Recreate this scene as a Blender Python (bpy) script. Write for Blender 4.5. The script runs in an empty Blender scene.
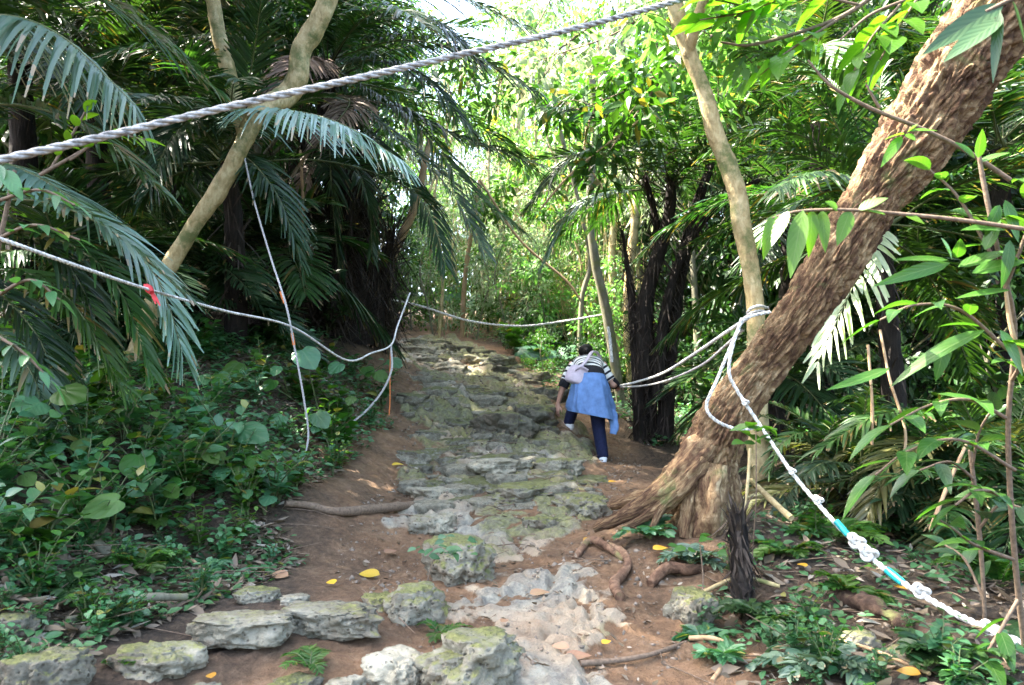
import bpy, math, random
import numpy as np
from mathutils import Vector, Matrix

# ------------------------------------------------------------------ camera, sky, sun, exposure
scene = bpy.context.scene
COL = scene.collection
R = math.radians
FPX = 796.0                    # focal length in pixels at 1024 wide
EYE = np.array([0.0, 0.0, 1.6])
PITCH = math.atan((402.0 - 342.5) / FPX)

cam_data = bpy.data.cameras.new('camera')
cam_data.lens = 36.0 * FPX / 1024.0
cam_data.sensor_width = 36.0
cam_data.clip_start = 0.05
cam_data.clip_end = 600.0
cam_data.dof.use_dof = True
cam_data.dof.focus_distance = 6.0
cam_data.dof.aperture_fstop = 4.5
cam = bpy.data.objects.new('camera', cam_data)
cam.location = EYE
cam.rotation_euler = (math.pi / 2 + PITCH, 0, 0)
COL.objects.link(cam)
scene.camera = cam

SUN_EL, SUN_AZ = R(58), R(282)       # azimuth clockwise from +Y (the view direction)
world = bpy.data.worlds.new('World')
scene.world = world
world.use_nodes = True
wn = world.node_tree
wn.nodes.clear()
w_out = wn.nodes.new('ShaderNodeOutputWorld')
w_bg = wn.nodes.new('ShaderNodeBackground')
w_sky = wn.nodes.new('ShaderNodeTexSky')
w_sky.sky_type = 'NISHITA'
w_sky.sun_disc = False
w_sky.sun_elevation = SUN_EL
w_sky.sun_rotation = SUN_AZ
w_sky.dust_density = 4.0
w_sky.ozone_density = 0.7
w_sky.air_density = 1.0
w_bg.inputs['Strength'].default_value = 0.15
wn.links.new(w_sky.outputs[0], w_bg.inputs[0])
wn.links.new(w_bg.outputs[0], w_out.inputs[0])

sun_data = bpy.data.lights.new('sun', 'SUN')
sun_data.energy = 4.6
sun_data.angle = R(0.6)
sun_data.color = (1.0, 0.93, 0.82)
sun = bpy.data.objects.new('sun', sun_data)
_sd = Vector((math.sin(SUN_AZ) * math.cos(SUN_EL), math.cos(SUN_AZ) * math.cos(SUN_EL), math.sin(SUN_EL)))
sun.rotation_euler = _sd.to_track_quat('Z', 'Y').to_euler()
sun.location = (0, 0, 40)
COL.objects.link(sun)

scene.view_settings.view_transform = 'Standard'
scene.view_settings.look = 'None'
scene.view_settings.exposure = 3.45
scene.view_settings.gamma = 1.0
scene.cycles.max_bounces = 8
scene.cycles.diffuse_bounces = 5
scene.cycles.glossy_bounces = 2
scene.cycles.transmission_bounces = 5
scene.cycles.sample_clamp_indirect = 6.0
scene.cycles.caustics_reflective = False
scene.cycles.caustics_refractive = False

# ------------------------------------------------------------------ picture <-> place
_cp, _sp = math.cos(PITCH), math.sin(PITCH)
FWD = np.array([0, _cp, _sp]); UPV = np.array([0, -_sp, _cp]); RGT = np.array([1.0, 0, 0])

def px(x, y, d):
    """The point of the place seen at picture position x, y, at depth d metres."""
    return EYE + d * (FWD + RGT * ((x - 512.0) / FPX) - UPV * ((y - 342.5) / FPX))

def pxs(rows):
    return np.array([px(*r[:3]) for r in rows])

# ------------------------------------------------------------------ noise
def _hash(ix, iy, iz, seed):
    h = (ix.astype(np.int64) * 374761393 + iy.astype(np.int64) * 668265263 + iz.astype(np.int64) * 2147483647 + seed * 1274126177) & 0xFFFFFFFF
    h = ((h ^ (h >> 13)) * 1274126177) & 0xFFFFFFFF
    h = ((h ^ (h >> 16)) * 2246822519) & 0xFFFFFFFF
    return ((h ^ (h >> 15)) & 0xFFFFFF) / float(0xFFFFFF)

def vnoise(p, seed=0):
    p = np.asarray(p, float)
    i = np.floor(p).astype(np.int64); f = p - i
    f = f * f * f * (f * (f * 6 - 15) + 10)
    out = 0
    for dx in (0, 1):
        wx = f[:, 0] if dx else 1 - f[:, 0]
        for dy in (0, 1):
            wy = f[:, 1] if dy else 1 - f[:, 1]
            for dz in (0, 1):
                wz = f[:, 2] if dz else 1 - f[:, 2]
                out = out + wx * wy * wz * _hash(i[:, 0] + dx, i[:, 1] + dy, i[:, 2] + dz, seed)
    return out * 2 - 1

def fbm(p, octaves=4, seed=0, gain=0.5):
    p = np.asarray(p, float)
    a, s, t = 1.0, 0, 0.0
    for o in range(octaves):
        s = s + a * vnoise(p * (2.03 ** o) + 17.3 * o, seed + o)
        t += a; a *= gain
    return s / t

def ridged(p, octaves=4, seed=0):
    a, s, t = 1.0, 0, 0.0
    for o in range(octaves):
        s = s + a * (1 - np.abs(vnoise(np.asarray(p) * (2.1 ** o) + 9.1 * o, seed + o)) * 2)
        t += a; a *= 0.5
    return s / t

def worley(p, seed=0):
    """F1, F2 and a random number per cell, in 3D."""
    p = np.asarray(p, float)
    i = np.floor(p).astype(np.int64)
    f1 = np.full(len(p), 9.0); f2 = np.full(len(p), 9.0); cid = np.zeros(len(p))
    for dx in (-1, 0, 1):
        for dy in (-1, 0, 1):
            for dz in (-1, 0, 1):
                c = i + np.array([dx, dy, dz])
                q = np.stack([_hash(c[:, 0], c[:, 1], c[:, 2], seed + k) for k in (0, 1, 2)], 1) + c
                d = np.linalg.norm(q - p, axis=1)
                near = d < f1
                f2 = np.where(near, f1, np.minimum(f2, d))
                cid = np.where(near, _hash(c[:, 0], c[:, 1], c[:, 2], seed + 7), cid)
                f1 = np.where(near, d, f1)
    return f1, f2, cid

def smooth(a, b, x):
    t = np.clip((x - a) / (b - a), 0, 1)
    return t * t * (3 - 2 * t)

# ------------------------------------------------------------------ mesh builder
class MB:
    def __init__(self):
        self.v, self.f, self.m, self.uv, self.n = [], [], [], [], 0
    def add(self, verts, faces, mat=0, uv=None):
        """verts Nx3, faces MxK, uv per vertex Nx2."""
        verts = np.asarray(verts, np.float32); faces = np.asarray(faces, np.int64)
        self.v.append(verts); self.f.append(faces + self.n)
        self.m.append(np.full(len(faces), mat, np.int32))
        self.uv.append(np.zeros((len(verts), 2), np.float32) if uv is None else np.asarray(uv, np.float32))
        self.n += len(verts)
    def mesh(self, name, mats, attrs=None, flat=False):
        me = bpy.data.meshes.new(name)
        V = np.concatenate(self.v); UV = np.concatenate(self.uv)
        loops = np.concatenate([f.ravel() for f in self.f]).astype(np.int32)
        sizes = np.concatenate([np.full(len(f), f.shape[1], np.int32) for f in self.f])
        starts = np.concatenate([[0], np.cumsum(sizes)[:-1]]).astype(np.int32)
        me.vertices.add(len(V)); me.vertices.foreach_set('co', V.ravel())
        me.loops.add(len(loops)); me.loops.foreach_set('vertex_index', loops)
        me.polygons.add(len(sizes)); me.polygons.foreach_set('loop_start', starts)
        me.polygons.foreach_set('loop_total', sizes)
        me.polygons.foreach_set('material_index', np.concatenate(self.m))
        if not flat:
            me.polygons.foreach_set('use_smooth', np.ones(len(sizes), bool))
        uvl = me.uv_layers.new(name='UVMap')
        uvl.data.foreach_set('uv', UV[loops].ravel())
        for m in (mats if isinstance(mats, (list, tuple)) else [mats]):
            me.materials.append(m)
        for k, a in (attrs or {}).items():
            a = np.asarray(a, np.float32)
            if a.ndim == 2:
                at = me.attributes.new(k, 'FLOAT_VECTOR', 'POINT'); at.data.foreach_set('vector', a.ravel())
            else:
                at = me.attributes.new(k, 'FLOAT', 'POINT'); at.data.foreach_set('value', a)
        me.update(calc_edges=True)
        return me
    def build(self, name, mats, parent=None, origin=None, attrs=None, flat=False):
        if origin is not None:
            self.v = [v - np.asarray(origin, np.float32) for v in self.v]
        o = bpy.data.objects.new(name, self.mesh(name, mats, attrs, flat))
        COL.objects.link(o)
        if origin is not None and parent is None:
            o.location = origin
        if parent is not None:
            o.parent = parent
        return o

def tag(o, label=None, cat=None, group=None, kind=None):
    if label: o['label'] = label
    if cat: o['category'] = cat
    if group: o['group'] = group
    if kind: o['kind'] = kind
    return o

def empty(name, loc, label, cat, group=None):
    o = bpy.data.objects.new(name, None)
    o.empty_display_size = 0.2
    o.location = loc
    COL.objects.link(o)
    return tag(o, label, cat, group)

def copy_thing(o, loc=None, rot=None, scale=None, label=None, parent=None):
    c = o.copy(); COL.objects.link(c)
    if parent is not None: c.parent = parent
    if loc is not None: c.location = loc
    if rot is not None: c.rotation_euler = rot
    if scale is not None: c.scale = scale if hasattr(scale, '__len__') else (scale,) * 3
    if label: c['label'] = label
    for ch in list(o.children):
        copy_thing(ch, parent=c)
    return c

# ------------------------------------------------------------------ curves, tubes, blades
def catmull(P, n):
    """n points, evenly spread, on the smooth curve through P (rows may carry extra columns)."""
    P = np.asarray(P, float)
    if len(P) == 2:
        t = np.linspace(0, 1, n)[:, None]
        return P[0] * (1 - t) + P[1] * t
    Q = np.vstack([2 * P[0] - P[1], P, 2 * P[-1] - P[-2]])
    out = []
    k = 24
    for i in range(1, len(Q) - 2):
        t = np.linspace(0, 1, k, endpoint=False)[:, None]
        a, b, c, d = Q[i - 1], Q[i], Q[i + 1], Q[i + 2]
        out.append(0.5 * ((2 * b) + (c - a) * t + (2 * a - 5 * b + 4 * c - d) * t ** 2 + (3 * b - a - 3 * c + d) * t ** 3))
    out.append(Q[-2][None])
    C = np.vstack(out)
    s = np.concatenate([[0], np.cumsum(np.linalg.norm(np.diff(C[:, :3], axis=0), axis=1))])
    if s[-1] < 1e-9: return np.repeat(P[:1], n, 0)
    u = np.linspace(0, s[-1], n)
    return np.stack([np.interp(u, s, C[:, j]) for j in range(C.shape[1])], 1)

def unit(a):
    a = np.asarray(a, float)
    return a / np.maximum(np.linalg.norm(a, axis=-1, keepdims=True), 1e-9)

def frames(C, up0=None):
    T = unit(np.gradient(C, axis=0))
    n = len(C)
    U = np.zeros_like(C)
    r = np.array([0, 0, 1.0]) if up0 is None else np.asarray(up0, float)
    if abs(np.dot(r, T[0])) > 0.95: r = np.array([1.0, 0, 0])
    u = unit(r - T[0] * np.dot(r, T[0])); U[0] = u
    for i in range(1, n):
        u = u - T[i] * np.dot(u, T[i]); u = u / max(np.linalg.norm(u), 1e-9); U[i] = u
    return T, U, np.cross(T, U)

def tube(mb, P, rad, seg=10, n=None, mat=0, disp=None, caps=True, up0=None, flat=1.0):
    """Sweep: P rows of points, rad one radius per row (or one number), disp(angle, along, points, normals) -> radius offset."""
    P = np.asarray(P, float)
    rad = np.full(len(P), rad) if np.isscalar(rad) else np.asarray(rad, float)
    n = n or max(2, len(P) * 4)
    Q = catmull(np.column_stack([P, rad]), n)
    C, r = Q[:, :3], np.maximum(Q[:, 3], 1e-4)
    T, U, S = frames(C, up0)
    a = np.linspace(0, 2 * np.pi, seg, endpoint=False)
    N = np.cos(a)[None, :, None] * U[:, None] + np.sin(a)[None, :, None] * S[:, None] * flat
    V = C[:, None] + N * r[:, None, None]
    L = np.concatenate([[0], np.cumsum(np.linalg.norm(np.diff(C, axis=0), axis=1))])
    if disp is not None:
        A = np.broadcast_to(a[None], (n, seg)).ravel(); B = np.broadcast_to(L[:, None], (n, seg)).ravel()
        off = disp(A, B, V.reshape(-1, 3), np.repeat(r, seg)).reshape(n, seg)
        V = V + N * off[..., None]
    uv = np.stack([np.broadcast_to(a[None] / (2 * np.pi), (n, seg)), np.broadcast_to(L[:, None], (n, seg))], -1).reshape(-1, 2)
    i, j = np.meshgrid(np.arange(n - 1), np.arange(seg), indexing='ij')
    F = np.stack([i * seg + j, i * seg + (j + 1) % seg, (i + 1) * seg + (j + 1) % seg, (i + 1) * seg + j], -1).reshape(-1, 4)[:, ::-1]
    mb.add(V.reshape(-1, 3), F, mat, uv)
    if caps:
        for k, e in ((0, 1), (n - 1, -1)):
            ring = V[k]; c = ring.mean(0)
            vv = np.vstack([ring, c[None]])
            jj = np.arange(seg)
            ff = np.stack([jj, (jj + 1) % seg, np.full(seg, seg)], 1)
            mb.add(vv, ff if k == 0 else ff[:, ::-1], mat)
    return C

def prof_leaf(s):        # broad pointed leaf
    return np.sin(np.pi * np.clip(s, 0, 1) ** 0.8) ** 0.8 * (1 - 0.25 * s)
def prof_strap(s):       # palm leaflet: narrow base, long even blade, blunt torn tip
    return np.clip(s / 0.22, 0, 1) ** 0.6 * (1 - 0.35 * s) * np.where(s > 0.97, 0.45, 1.0)
def prof_grass(s):
    return np.clip(s / 0.1, 0, 1) ** 0.5 * (1 - s) ** 0.7 + 0.01

def blades(mb, P, D, U, L, W, droop=0.0, fold=0.25, prof=prof_leaf, ns=4, mat=0, curl=0.0, twist=0.0):
    """N leaf blades at once: base P, direction D, upper side U, length L, half width W; droop bends the tip down, curl rolls it back."""
    P = np.asarray(P, float).reshape(-1, 3); N = len(P)
    D = unit(np.broadcast_to(D, (N, 3))); U = np.broadcast_to(np.asarray(U, float), (N, 3))
    S = unit(np.cross(D, U)); U = np.cross(S, D)
    L = np.broadcast_to(L, (N,)).astype(float); W = np.broadcast_to(W, (N,)).astype(float)
    droop = np.broadcast_to(droop, (N,)).astype(float); curl = np.broadcast_to(curl, (N,)).astype(float)
    fold = np.broadcast_to(fold, (N,)).astype(float); twist = np.broadcast_to(twist, (N,)).astype(float)
    s = np.linspace(0, 1, ns + 1); w = np.maximum(prof(s), 0.012)
    Z = np.array([0, 0, 1.0])
    c = (P[:, None] + D[:, None] * (L[:, None] * s)[..., None]
         - Z * (droop * L)[:, None, None] * (s ** 2)[None, :, None]
         - U[:, None] * ((curl * L)[:, None] * s ** 2)[..., None])
    th = twist[:, None] * s
    S2 = S[:, None] * np.cos(th)[..., None] + U[:, None] * np.sin(th)[..., None]
    U2 = U[:, None] * np.cos(th)[..., None] - S[:, None] * np.sin(th)[..., None]
    hw = (W[:, None] * w)[..., None]
    cf, sf = np.cos(fold)[:, None, None], np.sin(fold)[:, None, None]
    left = c - S2 * hw * cf + U2 * hw * sf
    right = c + S2 * hw * cf + U2 * hw * sf
    V = np.stack([left, c, right], 2)                       # N, ns+1, 3, 3
    uv = np.zeros((N, ns + 1, 3, 2)); uv[..., 0] = [0, 0.5, 1]; uv[..., 1] = s[None, :, None]
    b = (np.arange(N) * (ns + 1) * 3)[:, None, None]
    k = (np.arange(ns) * 3)[None, :, None]
    F = np.stack([b + k + np.array(q) for q in ([0, 1, 4, 3], [1, 2, 5, 4])], 2).reshape(-1, 4)
    mb.add(V.reshape(-1, 3), F, mat, uv.reshape(-1, 2))

# ------------------------------------------------------------------ materials
def mat_new(name):
    m = bpy.data.materials.new(name); m.use_nodes = True
    nt = m.node_tree; nt.nodes.clear()
    return m, nt, nt.nodes.new, nt.links.new

def ramp(nt, stops):
    r = nt.nodes.new('ShaderNodeValToRGB'); e = r.color_ramp.elements
    e[0].position, e[0].color = stops[0][0], (*stops[0][1], 1)
    e[1].position, e[1].color = stops[-1][0], (*stops[-1][1], 1)
    for p, c in stops[1:-1]:
        x = e.new(p); x.color = (*c, 1)
    return r

def noise_node(nt, scale, detail=4, rough=0.6, vec=None, dist=0.0):
    n = nt.nodes.new('ShaderNodeTexNoise')
    n.inputs['Scale'].default_value = scale; n.inputs['Detail'].default_value = detail
    n.inputs['Roughness'].default_value = rough; n.inputs['Distortion'].default_value = dist
    if vec is not None: nt.links.new(vec, n.inputs['Vector'])
    return n

def mixc(nt, fac, a, b, mode='MIX'):
    m = nt.nodes.new('ShaderNodeMix'); m.data_type = 'RGBA'; m.blend_type = mode
    for s, v in ((m.inputs[0], fac), (m.inputs[6], a), (m.inputs[7], b)):
        if hasattr(v, 'is_output'): nt.links.new(v, s)
        elif hasattr(v, '__len__'): s.default_value = (*v, 1)
        else: s.default_value = v
    return m.outputs[2]

def mathn(nt, op, a, b=0.0, clamp=False):
    m = nt.nodes.new('ShaderNodeMath'); m.operation = op; m.use_clamp = clamp
    for s, v in ((m.inputs[0], a), (m.inputs[1], b)):
        if hasattr(v, 'is_output'): nt.links.new(v, s)
        else: s.default_value = v
    return m.outputs[0]

def maprange(nt, v, a, b, c=0.0, d=1.0):
    m = nt.nodes.new('ShaderNodeMapRange'); nt.links.new(v, m.inputs[0])
    for i, x in enumerate((a, b, c, d)): m.inputs[i + 1].default_value = x
    return m.outputs[0]

def leaf_mat(name, c1, c2, trans=0.3, tint=(1.5, 1.7, 0.5), rough=0.42, spec=0.5, vein=0.0, age=None, tip=None):
    """Foliage: colour varies leaf by leaf and plant by plant; some light passes through."""
    m, nt, N, Lk = mat_new(name)
    out = N('ShaderNodeOutputMaterial'); b = N('ShaderNodeBsdfPrincipled'); t = N('ShaderNodeBsdfTranslucent'); mx = N('ShaderNodeMixShader')
    g = N('ShaderNodeNewGeometry'); oi = N('ShaderNodeObjectInfo')
    col = mixc(nt, g.outputs['Random Per Island'], c1, c2)
    if age is not None:
        old = mathn(nt, 'GREATER_THAN', mathn(nt, 'FRACT', mathn(nt, 'MULTIPLY', g.outputs['Random Per Island'], 37.7)), 1 - age[0])
        col = mixc(nt, old, col, age[1])
    hsv = N('ShaderNodeHueSaturation'); Lk(col, hsv.inputs['Color'])
    Lk(maprange(nt, oi.outputs['Random'], 0, 1, 0.72, 1.25), hsv.inputs['Value'])
    Lk(maprange(nt, mathn(nt, 'FRACT', mathn(nt, 'MULTIPLY', oi.outputs['Random'], 7.31)), 0, 1, 0.485, 0.52), hsv.inputs['Hue'])
    col = hsv.outputs[0]
    tc = N('ShaderNodeTexCoord')
    blot = noise_node(nt, 9.0, 3, 0.6, tc.outputs['Object'])
    col = mixc(nt, maprange(nt, blot.outputs[0], 0.35, 0.7, 0.0, 0.35), col, mixc(nt, 0.5, col, (0.10, 0.11, 0.03)))
    uvn = N('ShaderNodeUVMap'); sx = N('ShaderNodeSeparateXYZ'); Lk(uvn.outputs[0], sx.inputs[0])
    du = mathn(nt, 'ABSOLUTE', mathn(nt, 'SUBTRACT', sx.outputs[0], 0.5))
    if tip is not None:                                    # dry, torn leaflet ends and blotches
        tf = mathn(nt, 'GREATER_THAN', mathn(nt, 'ADD', sx.outputs[1], mathn(nt, 'MULTIPLY', mathn(nt, 'SUBTRACT', blot.outputs[0], 0.5), 0.9)), maprange(nt, mathn(nt, 'FRACT', mathn(nt, 'MULTIPLY', g.outputs['Random Per Island'], 91.3)), 0, 1, 0.80, 1.35))
        col = mixc(nt, tf, col, tip)
    if vein > 0:
        rib = maprange(nt, du, 0.0, 0.035, 1.0, 0.0)
        side = mathn(nt, 'SINE', mathn(nt, 'MULTIPLY', mathn(nt, 'SUBTRACT', sx.outputs[1], mathn(nt, 'MULTIPLY', du, 0.55)), 46.0))
        sidem = maprange(nt, side, 0.86, 1.0, 0.0, 0.3)
        v = mathn(nt, 'MAXIMUM', rib, sidem)
        col = mixc(nt, mathn(nt, 'MULTIPLY', v, vein), col, mixc(nt, 0.6, col, (0.22, 0.30, 0.12)))
        bp = N('ShaderNodeBump'); bp.inputs['Strength'].default_value = 0.12; bp.inputs['Distance'].default_value = 0.003
        Lk(mathn(nt, 'MULTIPLY', side, -1.0), bp.inputs['Height']); Lk(bp.outputs[0], b.inputs['Normal'])
    Lk(col, b.inputs['Base Color'])
    b.inputs['Roughness'].default_value = rough; b.inputs['Specular IOR Level'].default_value = spec
    Lk(mixc(nt, 1.0, col, tint, 'MULTIPLY'), t.inputs['Color'])
    mx.inputs[0].default_value = trans
    Lk(b.outputs[0], mx.inputs[1]); Lk(t.outputs[0], mx.inputs[2]); Lk(mx.outputs[0], out.inputs[0])
    return m

def bark_mat(name, stops, scale=(14, 14, 2.5), bump=0.8, dist=0.02, moss=0.0, rough=0.9, patch=3.0, along=None):
    m, nt, N, Lk = mat_new(name)
    out = N('ShaderNodeOutputMaterial'); b = N('ShaderNodeBsdfPrincipled')
    tc = N('ShaderNodeTexCoord'); mp = N('ShaderNodeMapping'); mp.inputs['Scale'].default_value = scale
    if along:
        at = N('ShaderNodeAttribute'); at.attribute_name = along; Lk(at.outputs['Vector'], mp.inputs[0])
    else:
        Lk(tc.outputs['Object'], mp.inputs[0])
    n1 = noise_node(nt, 1.0, 7, 0.65, mp.outputs[0], 0.6)
    n2 = noise_node(nt, patch, 4, 0.6, tc.outputs['Object'], 0.5)
    n3 = noise_node(nt, 60, 3, 0.6, tc.outputs['Object'])
    f = mathn(nt, 'ADD', mathn(nt, 'MULTIPLY', n1.outputs[0], 0.62), mathn(nt, 'MULTIPLY', n2.outputs[0], 0.38))
    r = ramp(nt, stops); Lk(f, r.inputs[0])
    col = mixc(nt, mathn(nt, 'MULTIPLY', n3.outputs[0], 0.5), r.outputs[0], mixc(nt, 1.0, r.outputs[0], (0.6, 0.58, 0.55), 'MULTIPLY'))
    if moss > 0:
        n4 = noise_node(nt, 5, 5, 0.7, tc.outputs['Object'])
        col = mixc(nt, maprange(nt, n4.outputs[0], 0.62 - moss * 0.3, 0.75 - moss * 0.2), col, (0.13, 0.14, 0.05))
    Lk(col, b.inputs['Base Color']); b.inputs['Roughness'].default_value = rough
    b.inputs['Specular IOR Level'].default_value = 0.25
    bp = N('ShaderNodeBump'); bp.inputs['Strength'].default_value = bump; bp.inputs['Distance'].default_value = dist
    h = mathn(nt, 'ADD', n1.outputs[0], mathn(nt, 'MULTIPLY', n3.outputs[0], 0.25))
    Lk(h, bp.inputs['Height']); Lk(bp.outputs[0], b.inputs['Normal']); Lk(b.outputs[0], out.inputs[0])
    return m

def rock_mat(name, moss=0.4, tone=1.0, lichen=0.3):
    m, nt, N, Lk = mat_new(name)
    out = N('ShaderNodeOutputMaterial'); b = N('ShaderNodeBsdfPrincipled')
    tc = N('ShaderNodeTexCoord'); oi = N('ShaderNodeObjectInfo')
    va = N('ShaderNodeVectorMath'); va.operation = 'ADD'; Lk(tc.outputs['Object'], va.inputs[0])
    cx = N('ShaderNodeCombineXYZ'); Lk(mathn(nt, 'MULTIPLY', oi.outputs['Random'], 40), cx.inputs[0]); Lk(cx.outputs[0], va.inputs[1])
    v = va.outputs[0]
    n1 = noise_node(nt, 5, 8, 0.65, v, 0.4); n2 = noise_node(nt, 28, 6, 0.7, v); n3 = noise_node(nt, 3.2, 6, 0.7, v, 0.8)
    n4 = noise_node(nt, 9, 5, 0.7, v, 0.5)
    t = tone
    r = ramp(nt, [(0.28, (0.07 * t, 0.062 * t, 0.045 * t)), (0.42, (0.21 * t, 0.195 * t, 0.14 * t)), (0.55, (0.37 * t, 0.345 * t, 0.255 * t)), (0.70, (0.52 * t, 0.49 * t, 0.38 * t))])
    Lk(mathn(nt, 'ADD', mathn(nt, 'MULTIPLY', n1.outputs[0], 0.6), mathn(nt, 'MULTIPLY', n2.outputs[0], 0.4)), r.inputs[0])
    col = mixc(nt, maprange(nt, n4.outputs[0], 0.56, 0.68, 0, lichen), r.outputs[0], (0.50, 0.49, 0.41))
    col = mixc(nt, maprange(nt, n3.outputs[0], 0.46, 0.68, 0, 0.6), col, (0.17, 0.115, 0.075))       # earth stain
    vor = N('ShaderNodeTexVoronoi'); vor.inputs['Scale'].default_value = 22; Lk(v, vor.inputs['Vector'])
    n8 = noise_node(nt, 85, 4, 0.7, v)
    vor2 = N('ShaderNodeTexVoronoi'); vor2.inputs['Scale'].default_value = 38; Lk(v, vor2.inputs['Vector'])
    pit_dark = mathn(nt, 'MULTIPLY', maprange(nt, vor2.outputs['Distance'], 0.12, 0.32, 1, 0), maprange(nt, n4.outputs[0], 0.42, 0.55))
    col = mixc(nt, mathn(nt, 'MULTIPLY', pit_dark, 0.8), col, (0.045, 0.034, 0.024))          # dark brown in the pits
    g = N('ShaderNodeNewGeometry'); sn = N('ShaderNodeSeparateXYZ'); Lk(g.outputs['Normal'], sn.inputs[0])
    mo = mathn(nt, 'ADD', mathn(nt, 'MULTIPLY', maprange(nt, sn.outputs[2], -0.1, 0.9), 0.30), mathn(nt, 'ADD', mathn(nt, 'MULTIPLY', n3.outputs[0], 0.55), mathn(nt, 'MULTIPLY', n2.outputs[0], 0.35)))
    mf = maprange(nt, mo, 1.05 - moss * 0.62, 1.19 - moss * 0.62)
    mosscol = ramp(nt, [(0.3, (0.05, 0.058, 0.016)), (0.5, (0.12, 0.13, 0.034)), (0.72, (0.22, 0.225, 0.06))]); Lk(n2.outputs[0], mosscol.inputs[0])
    col = mixc(nt, mathn(nt, 'MULTIPLY', mf, 0.85), col, mosscol.outputs[0])
    Lk(col, b.inputs['Base Color']); b.inputs['Roughness'].default_value = 0.88; b.inputs['Specular IOR Level'].default_value = 0.3
    pit = maprange(nt, vor.outputs['Distance'], 0.0, 0.45)
    bp = N('ShaderNodeBump'); bp.inputs['Strength'].default_value = 0.9; bp.inputs['Distance'].default_value = 0.03
    Lk(mathn(nt, 'ADD', mathn(nt, 'ADD', n1.outputs[0], mathn(nt, 'MULTIPLY', n2.outputs[0], 0.55)), mathn(nt, 'ADD', mathn(nt, 'MULTIPLY', pit, 0.3), mathn(nt, 'SUBTRACT', mathn(nt, 'MULTIPLY', n8.outputs[0], 0.35), mathn(nt, 'MULTIPLY', pit_dark, 0.35)))), bp.inputs['Height'])
    Lk(bp.outputs[0], b.inputs['Normal']); Lk(b.outputs[0], out.inputs[0])
    return m

def plain_mat(name, col, rough=0.7, var=0.25, scale=40, bump=0.2, spec=0.3, sheen=0.0):
    m, nt, N, Lk = mat_new(name)
    out = N('ShaderNodeOutputMaterial'); b = N('ShaderNodeBsdfPrincipled'); tc = N('ShaderNodeTexCoord')
    n = noise_node(nt, scale, 4, 0.6, tc.outputs['Object'])
    dark = tuple(c * (1 - var) for c in col); lite = tuple(min(1, c * (1 + var * 0.6)) for c in col)
    r = ramp(nt, [(0.3, dark), (0.7, lite)]); Lk(n.outputs[0], r.inputs[0]); Lk(r.outputs[0], b.inputs['Base Color'])
    b.inputs['Roughness'].default_value = rough; b.inputs['Specular IOR Level'].default_value = spec
    if bump:
        bp = N('ShaderNodeBump'); bp.inputs['Strength'].default_value = bump; bp.inputs['Distance'].default_value = 0.004
        Lk(n.outputs[0], bp.inputs['Height']); Lk(bp.outputs[0], b.inputs['Normal'])
    Lk(b.outputs[0], out.inputs[0])
    return m
# ------------------------------------------------------------------ terrain
CTRL = [  # picture x, y, depth of points on the ground
    (470, 684, 3.2), (600, 684, 3.2), (540, 620, 3.9), (560, 560, 4.9), (520, 500, 6.3), (500, 460, 7.6), (603, 463, 9.0),
    (565, 428, 9.35), (480, 420, 9.5), (430, 380, 12.5), (500, 385, 12.5), (405, 342, 16.5), (450, 340, 16.5), (520, 362, 14.5), (560, 400, 11.5),
    (350, 560, 4.9), (300, 580, 4.4), (395, 470, 7.2), (385, 500, 6.2), (390, 430, 8.6),
    (374, 420, 8.5), (330, 440, 7.1), (280, 505, 5.25), (330, 392, 8.0), (250, 440, 6.0), (150, 430, 5.6), (60, 500, 4.3), (20, 600, 3.4),
    (170, 545, 4.6), (120, 590, 3.9), (350, 338, 11), (290, 360, 8.3), (200, 360, 7.4), (100, 380, 7), (0, 430, 5.0),
    (100, 640, 3.3), (250, 612, 3.7), (330, 606, 3.8), (250, 684, 3.0), (360, 684, 3.1),
    (690, 520, 5.2), (620, 522, 5.6), (660, 600, 4.2), (650, 470, 8.2), (720, 625, 3.9), (770, 560, 4.6), (850, 620, 3.8), (950, 660, 3.2),
    (700, 684, 3.2), (850, 684, 3.1), (900, 560, 5), (1010, 600, 4), (800, 480, 8), (950, 465, 8), (700, 440, 10.5), (640, 420, 11.5), (900, 420, 13), (760, 410, 14),
]
_cw = [px(*c) for c in CTRL]
_cw += [np.array(c, float) for c in [
    (0, 0, .12), (0, 1.5, .22), (1.5, .5, .15), (-1.5, .5, .25), (3, 2, .4), (-3, 2.2, .75), (-5, 0, .6), (5, 0, .3), (0, -6, -.4),
    (-6, 6, 1.9), (-9, 10, 3.0), (-12, 4, 2.6), (7, 6, 1.0), (12, 5, 1.3), (14, 12, 2.0), (-3, 20, 3.6), (3, 20, 3.0), (9, 20, 2.8), (-10, 20, 4.4), (-20, 20, 6),
    (20, 22, 3.5), (0, 30, 4.6), (-15, 35, 7), (15, 35, 5), (0, 50, 7), (30, 50, 8), (-30, 50, 11), (0, 90, 13), (60, 90, 14), (-60, 90, 17), (0, 150, 20), (-90, 60, 16), (90, 60, 13), (-30, 5, 6), (30, 5, 3), (120, 150, 20), (-120, 150, 24)]]
_cw = np.array(_cw)
def _phi(r2): return 0.5 * r2 * np.log(np.maximum(r2, 1e-12))
_n = len(_cw)
_A = np.zeros((_n + 3, _n + 3))
_d2 = ((_cw[:, None, :2] - _cw[None, :, :2]) ** 2).sum(-1)
_A[:_n, :_n] = _phi(_d2) + np.eye(_n) * 0.02
_A[:_n, _n] = _A[_n, :_n] = 1
_A[:_n, _n + 1:] = _cw[:, :2]; _A[_n + 1:, :_n] = _cw[:, :2].T
_sol = np.linalg.solve(_A, np.concatenate([_cw[:, 2], np.zeros(3)]))

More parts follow.
